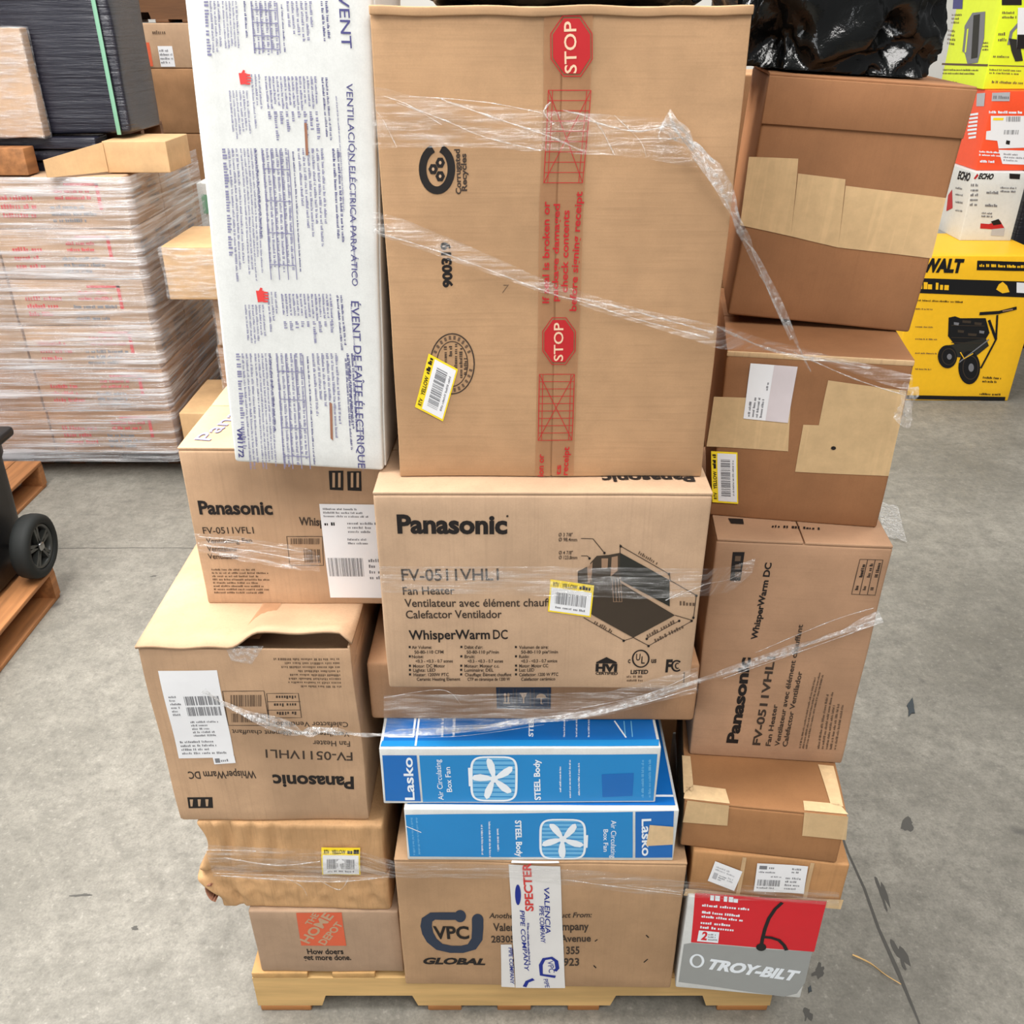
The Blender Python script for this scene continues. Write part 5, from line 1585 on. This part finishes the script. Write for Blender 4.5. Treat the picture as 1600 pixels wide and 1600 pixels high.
poly(b, f, [(1396, 617), (1571, 620), (1570, 626), (1396, 623)], 'blk', .002)
c.done()

c = Carton('white_tool_box', 'white printed box standing on the yellow box at right', (2.735, 5.60), .31, .40, .395, .885, -1.5, mat='white', warp_amp=.001, step=.08)
f = c.front; b = c.mesh
text(b, f, 'ECHO', (1528, 279), (1551, 280), (1528, 271), 'ink', .002, .05, .2); poly(b, f, [(1521, 279), (1527, 271), (1529, 274), (1524, 280)], 'redink', .002)
poly(b, f, [(1577, 271), (1594, 272), (1593, 280), (1577, 279)], 'ink', .002)
for q, n_ in (([(1517, 285), (1530, 285), (1528, 323), (1515, 323)], 5), ([(1541, 296), (1563, 297), (1563, 305), (1541, 304)], 1), ([(1539, 316), (1560, 317), (1560, 325), (1539, 324)], 1), ([(1534, 330), (1552, 331), (1551, 341), (1533, 340)], 2), ([(1563, 290), (1588, 291), (1588, 302), (1563, 301)], 2)):
    pmicro(b, f, q, n_, 'grey', off=.002, seed=int(q[0][0]), fill=(.8, 1), dens=.8)
poly(b, f, [(1532, 349), (1545, 350), (1562, 344), (1569, 356), (1550, 358), (1531, 357)], 'redink', .002); poly(b, f, [(1548, 346), (1560, 342), (1565, 350), (1552, 352)], 'ink', .0025)
poly(b, f, [(1550, 358), (1570, 356), (1568, 369), (1548, 368)], 'lgrey', .0022)
f = c.left
text(b, f, 'ECHO', (1496, 279), (1515, 283), (1496, 267), 'ink', .002, .05, .2)
poly(b, f, [(1482, 305), (1488, 296), (1489, 325), (1479, 330)], 'redink', .002)
for y in (290, 300, 312, 325): pmicro(b, f, [(1494, y), (1507, y + 2), (1506, y + 8), (1493, y + 6)], 1, 'grey', off=.002, seed=y)
c.done()

c = Carton('orange_tool_box', 'orange-red printed box between the white box and the lime box at right', (2.765, 5.66), .40, .44, .43, 1.281, -1, mat='oran', warp_amp=.001, step=.08)
f = c.front; b = c.mesh
poly(b, f, [(1548, 181), (1620, 181), (1620, 230), (1560, 232), (1558, 220), (1540, 218), (1541, 205), (1548, 204)], 'paper', .002)
poly(b, f, [(1550, 145), (1578, 144), (1577, 158), (1549, 158)], 'lgrey', .002); pmicro(b, f, [(1552, 147), (1576, 147), (1575, 156), (1552, 156)], 1, 'grey', off=.003, seed=2)
for q, n_ in (([(1545, 171), (1600, 171), (1600, 179), (1545, 178)], 1), ([(1530, 234), (1565, 236), (1565, 246), (1529, 244)], 2), ([(1531, 248), (1556, 249), (1556, 256), (1531, 255)], 1)):
    pmicro(b, f, q, n_, 'whitei', off=.002, seed=int(q[0][0]), fill=(.9, 1), dens=.8)
fr = Frame.quad(f, (1572, 182), (1594, 182), (1594, 190), (1571, 190)); barcode(b, fr, 0, 1, 0, 1, 'grey', .003, 4, 14)
fr = Frame.quad(f, (1569, 203), (1592, 203), (1591, 210), (1568, 210)); barcode(b, fr, 0, 1, 0, 1, 'grey', .003, 5, 14)
poly(b, f, [(1552, 184), (1568, 184), (1567, 188), (1551, 188)], 'yel', .003); poly(b, f, [(1572, 219), (1578, 220), (1577, 226), (1571, 225)], 'ink', .003)
poly(b, f, [(1560, 234), (1620, 236), (1620, 258), (1566, 256)], 'paper', .0022); pmicro(b, f, [(1568, 238), (1600, 240), (1600, 254), (1567, 252)], 3, 'grey', off=.003, seed=8)
f = c.left
poly(b, f, [(1527, 146), (1540, 145), (1538, 166), (1526, 166)], 'lgrey', .002)
for k in range(7): poly(b, f, [(1512 + abs(k - 4), 178 + k * 6), (1529 - k * .6, 176 + k * 6), (1529 - k * .6, 179.5 + k * 6), (1512 + abs(k - 4), 181 + k * 6)], 'whitei', .002)
c.done()

c = Carton('lime_tool_box', 'bright lime-yellow printed box topmost of the pile at right', (2.75, 5.78), .48, .56, .62, 1.712, 1, mat='lime', warp_amp=.001, step=.08)
f = c.front; b = c.mesh
poly(b, f, [(1565, -5), (1596, -5), (1596, 8), (1565, 8)], 'ink', .002)
stroke(b, f, [(1596, 32), (1580, 50), (1576, 70)], 5, 'grey', .002); poly(b, f, [(1576, 60), (1592, 62), (1598, 95), (1586, 96), (1580, 80)], 'inkg', .003)
poly(b, f, [(1590, 12), (1640, 12), (1640, 76), (1588, 76)], 'paper', .004); poly(b, f, [(1589, 54), (1640, 54), (1640, 76), (1588, 76)], 'ink', .0046)
stroke(b, f, [(1545, 102), (1620, 104)], 1.2, 'inks', .002)
for q, n_ in (([(1566, 16), (1590, 16), (1590, 30), (1565, 30)], 2), ([(1560, 48), (1572, 48), (1572, 66), (1559, 66)], 2), ([(1552, 84), (1580, 85), (1580, 92), (1551, 91)], 1), ([(1546, 106), (1600, 108), (1600, 118), (1545, 116)], 2), ([(1550, 124), (1598, 126), (1597, 133), (1549, 131)], 1)):
    pmicro(b, f, q, n_, 'inks', off=.002, seed=int(q[0][1]), fill=(.7, 1))
f = c.left
poly(b, f, [(1490, -4), (1505, -4), (1504, 14), (1489, 14)], 'violet', .002)
poly(b, f, [(1508, 40), (1520, 20), (1540, 18), (1538, 60), (1528, 98), (1512, 100), (1508, 84), (1502, 78)], 'grey', .002)
poly(b, f, [(1522, 24), (1532, 22), (1528, 90), (1518, 92)], 'inkg', .003)
for x in (1507, 1513): stroke(b, f, [(x, 45), (x - 4, 82)], 2, 'lime', .003)
stroke(b, f, [(1472, 100), (1544, 102)], 1.2, 'inks', .002)
for q, n_ in (([(1488, 20), (1504, 20), (1502, 38), (1487, 38)], 3), ([(1482, 44), (1494, 45), (1492, 72), (1480, 70)], 4), ([(1536, 64), (1546, 64), (1545, 80), (1535, 80)], 3), ([(1474, 106), (1535, 107), (1534, 118), (1473, 117)], 2), ([(1472, 124), (1496, 125), (1496, 132), (1472, 131)], 1)):
    pmicro(b, f, q, n_, 'inks', off=.002, seed=int(q[0][1]), fill=(.7, 1))
c.done()
m = Mesh(); rbox(m, (3.85, 6.6, .75), (.45, .4, .749), 'bwrap', .02, .08, lambda p: p + noise.noise_vector(p * 4) * .008)
tag(m.build('black_wrapped_crate'), 'black-wrapped crate standing behind the boxes at the right edge', 'crate')

# ------------------------------------------------------------------ litter on the floor
m = Mesh()
a = at_z(1332, 1492, .006); q = at_z(1408, 1538, .006)
tube(m, [a, a.lerp(q, .35) + Vector((.004, .003, .002)), a.lerp(q, .7), q], lambda t: .0034 * (1 - .5 * t), 'wood', 6, 2, .1)
tag(m.build('wood_splinter'), 'thin wood splinter on the floor right of the pallet', 'splinter')
for k, (x, y, s_, lb) in enumerate(((1424, 1106, 20, 'dark torn scrap on the floor right of the tall fan carton'), (1266, 1545, 9, 'small dark scrap on the floor beside the red trimmer box'))):
    m = Mesh(); pts = []
    for i in range(9):
        an = 2 * pi * i / 9; r_ = s_ * (.5 + .5 * abs(noise.noise(Vector((i * .9, k, 1))))) * (1.2 if i % 2 else .7)
        p = at_z(x + r_ * .6 * cos(an), y + r_ * sin(an), .0035); pts.append(p)
    low = [Vector((p.x, p.y, .001)) for p in pts]
    m.add(pts + low, [list(range(9))] + [[i, (i + 1) % 9, (i + 1) % 9 + 9, i + 9] for i in range(9)], 'scrap')
    tag(m.build('floor_scrap'), lb, 'scrap')
m = Mesh(); vs = []
for j in range(8):
    for i in range(6):
        p = at_z(1368 + i * 7 + j * 2, 782 + j * 8 + i * 2, .01); p.z = .012 + .010 * noise.noise(Vector((i * .8, j * .8, 2))); vs.append(p)
m.add(vs, [[j * 6 + i, j * 6 + i + 1, (j + 1) * 6 + i + 1, (j + 1) * 6 + i] for j in range(7) for i in range(5)], 'filmr', True)
tag(m.build('film_scrap'), 'crumpled scrap of clear film on the floor behind the right column', 'scrap')
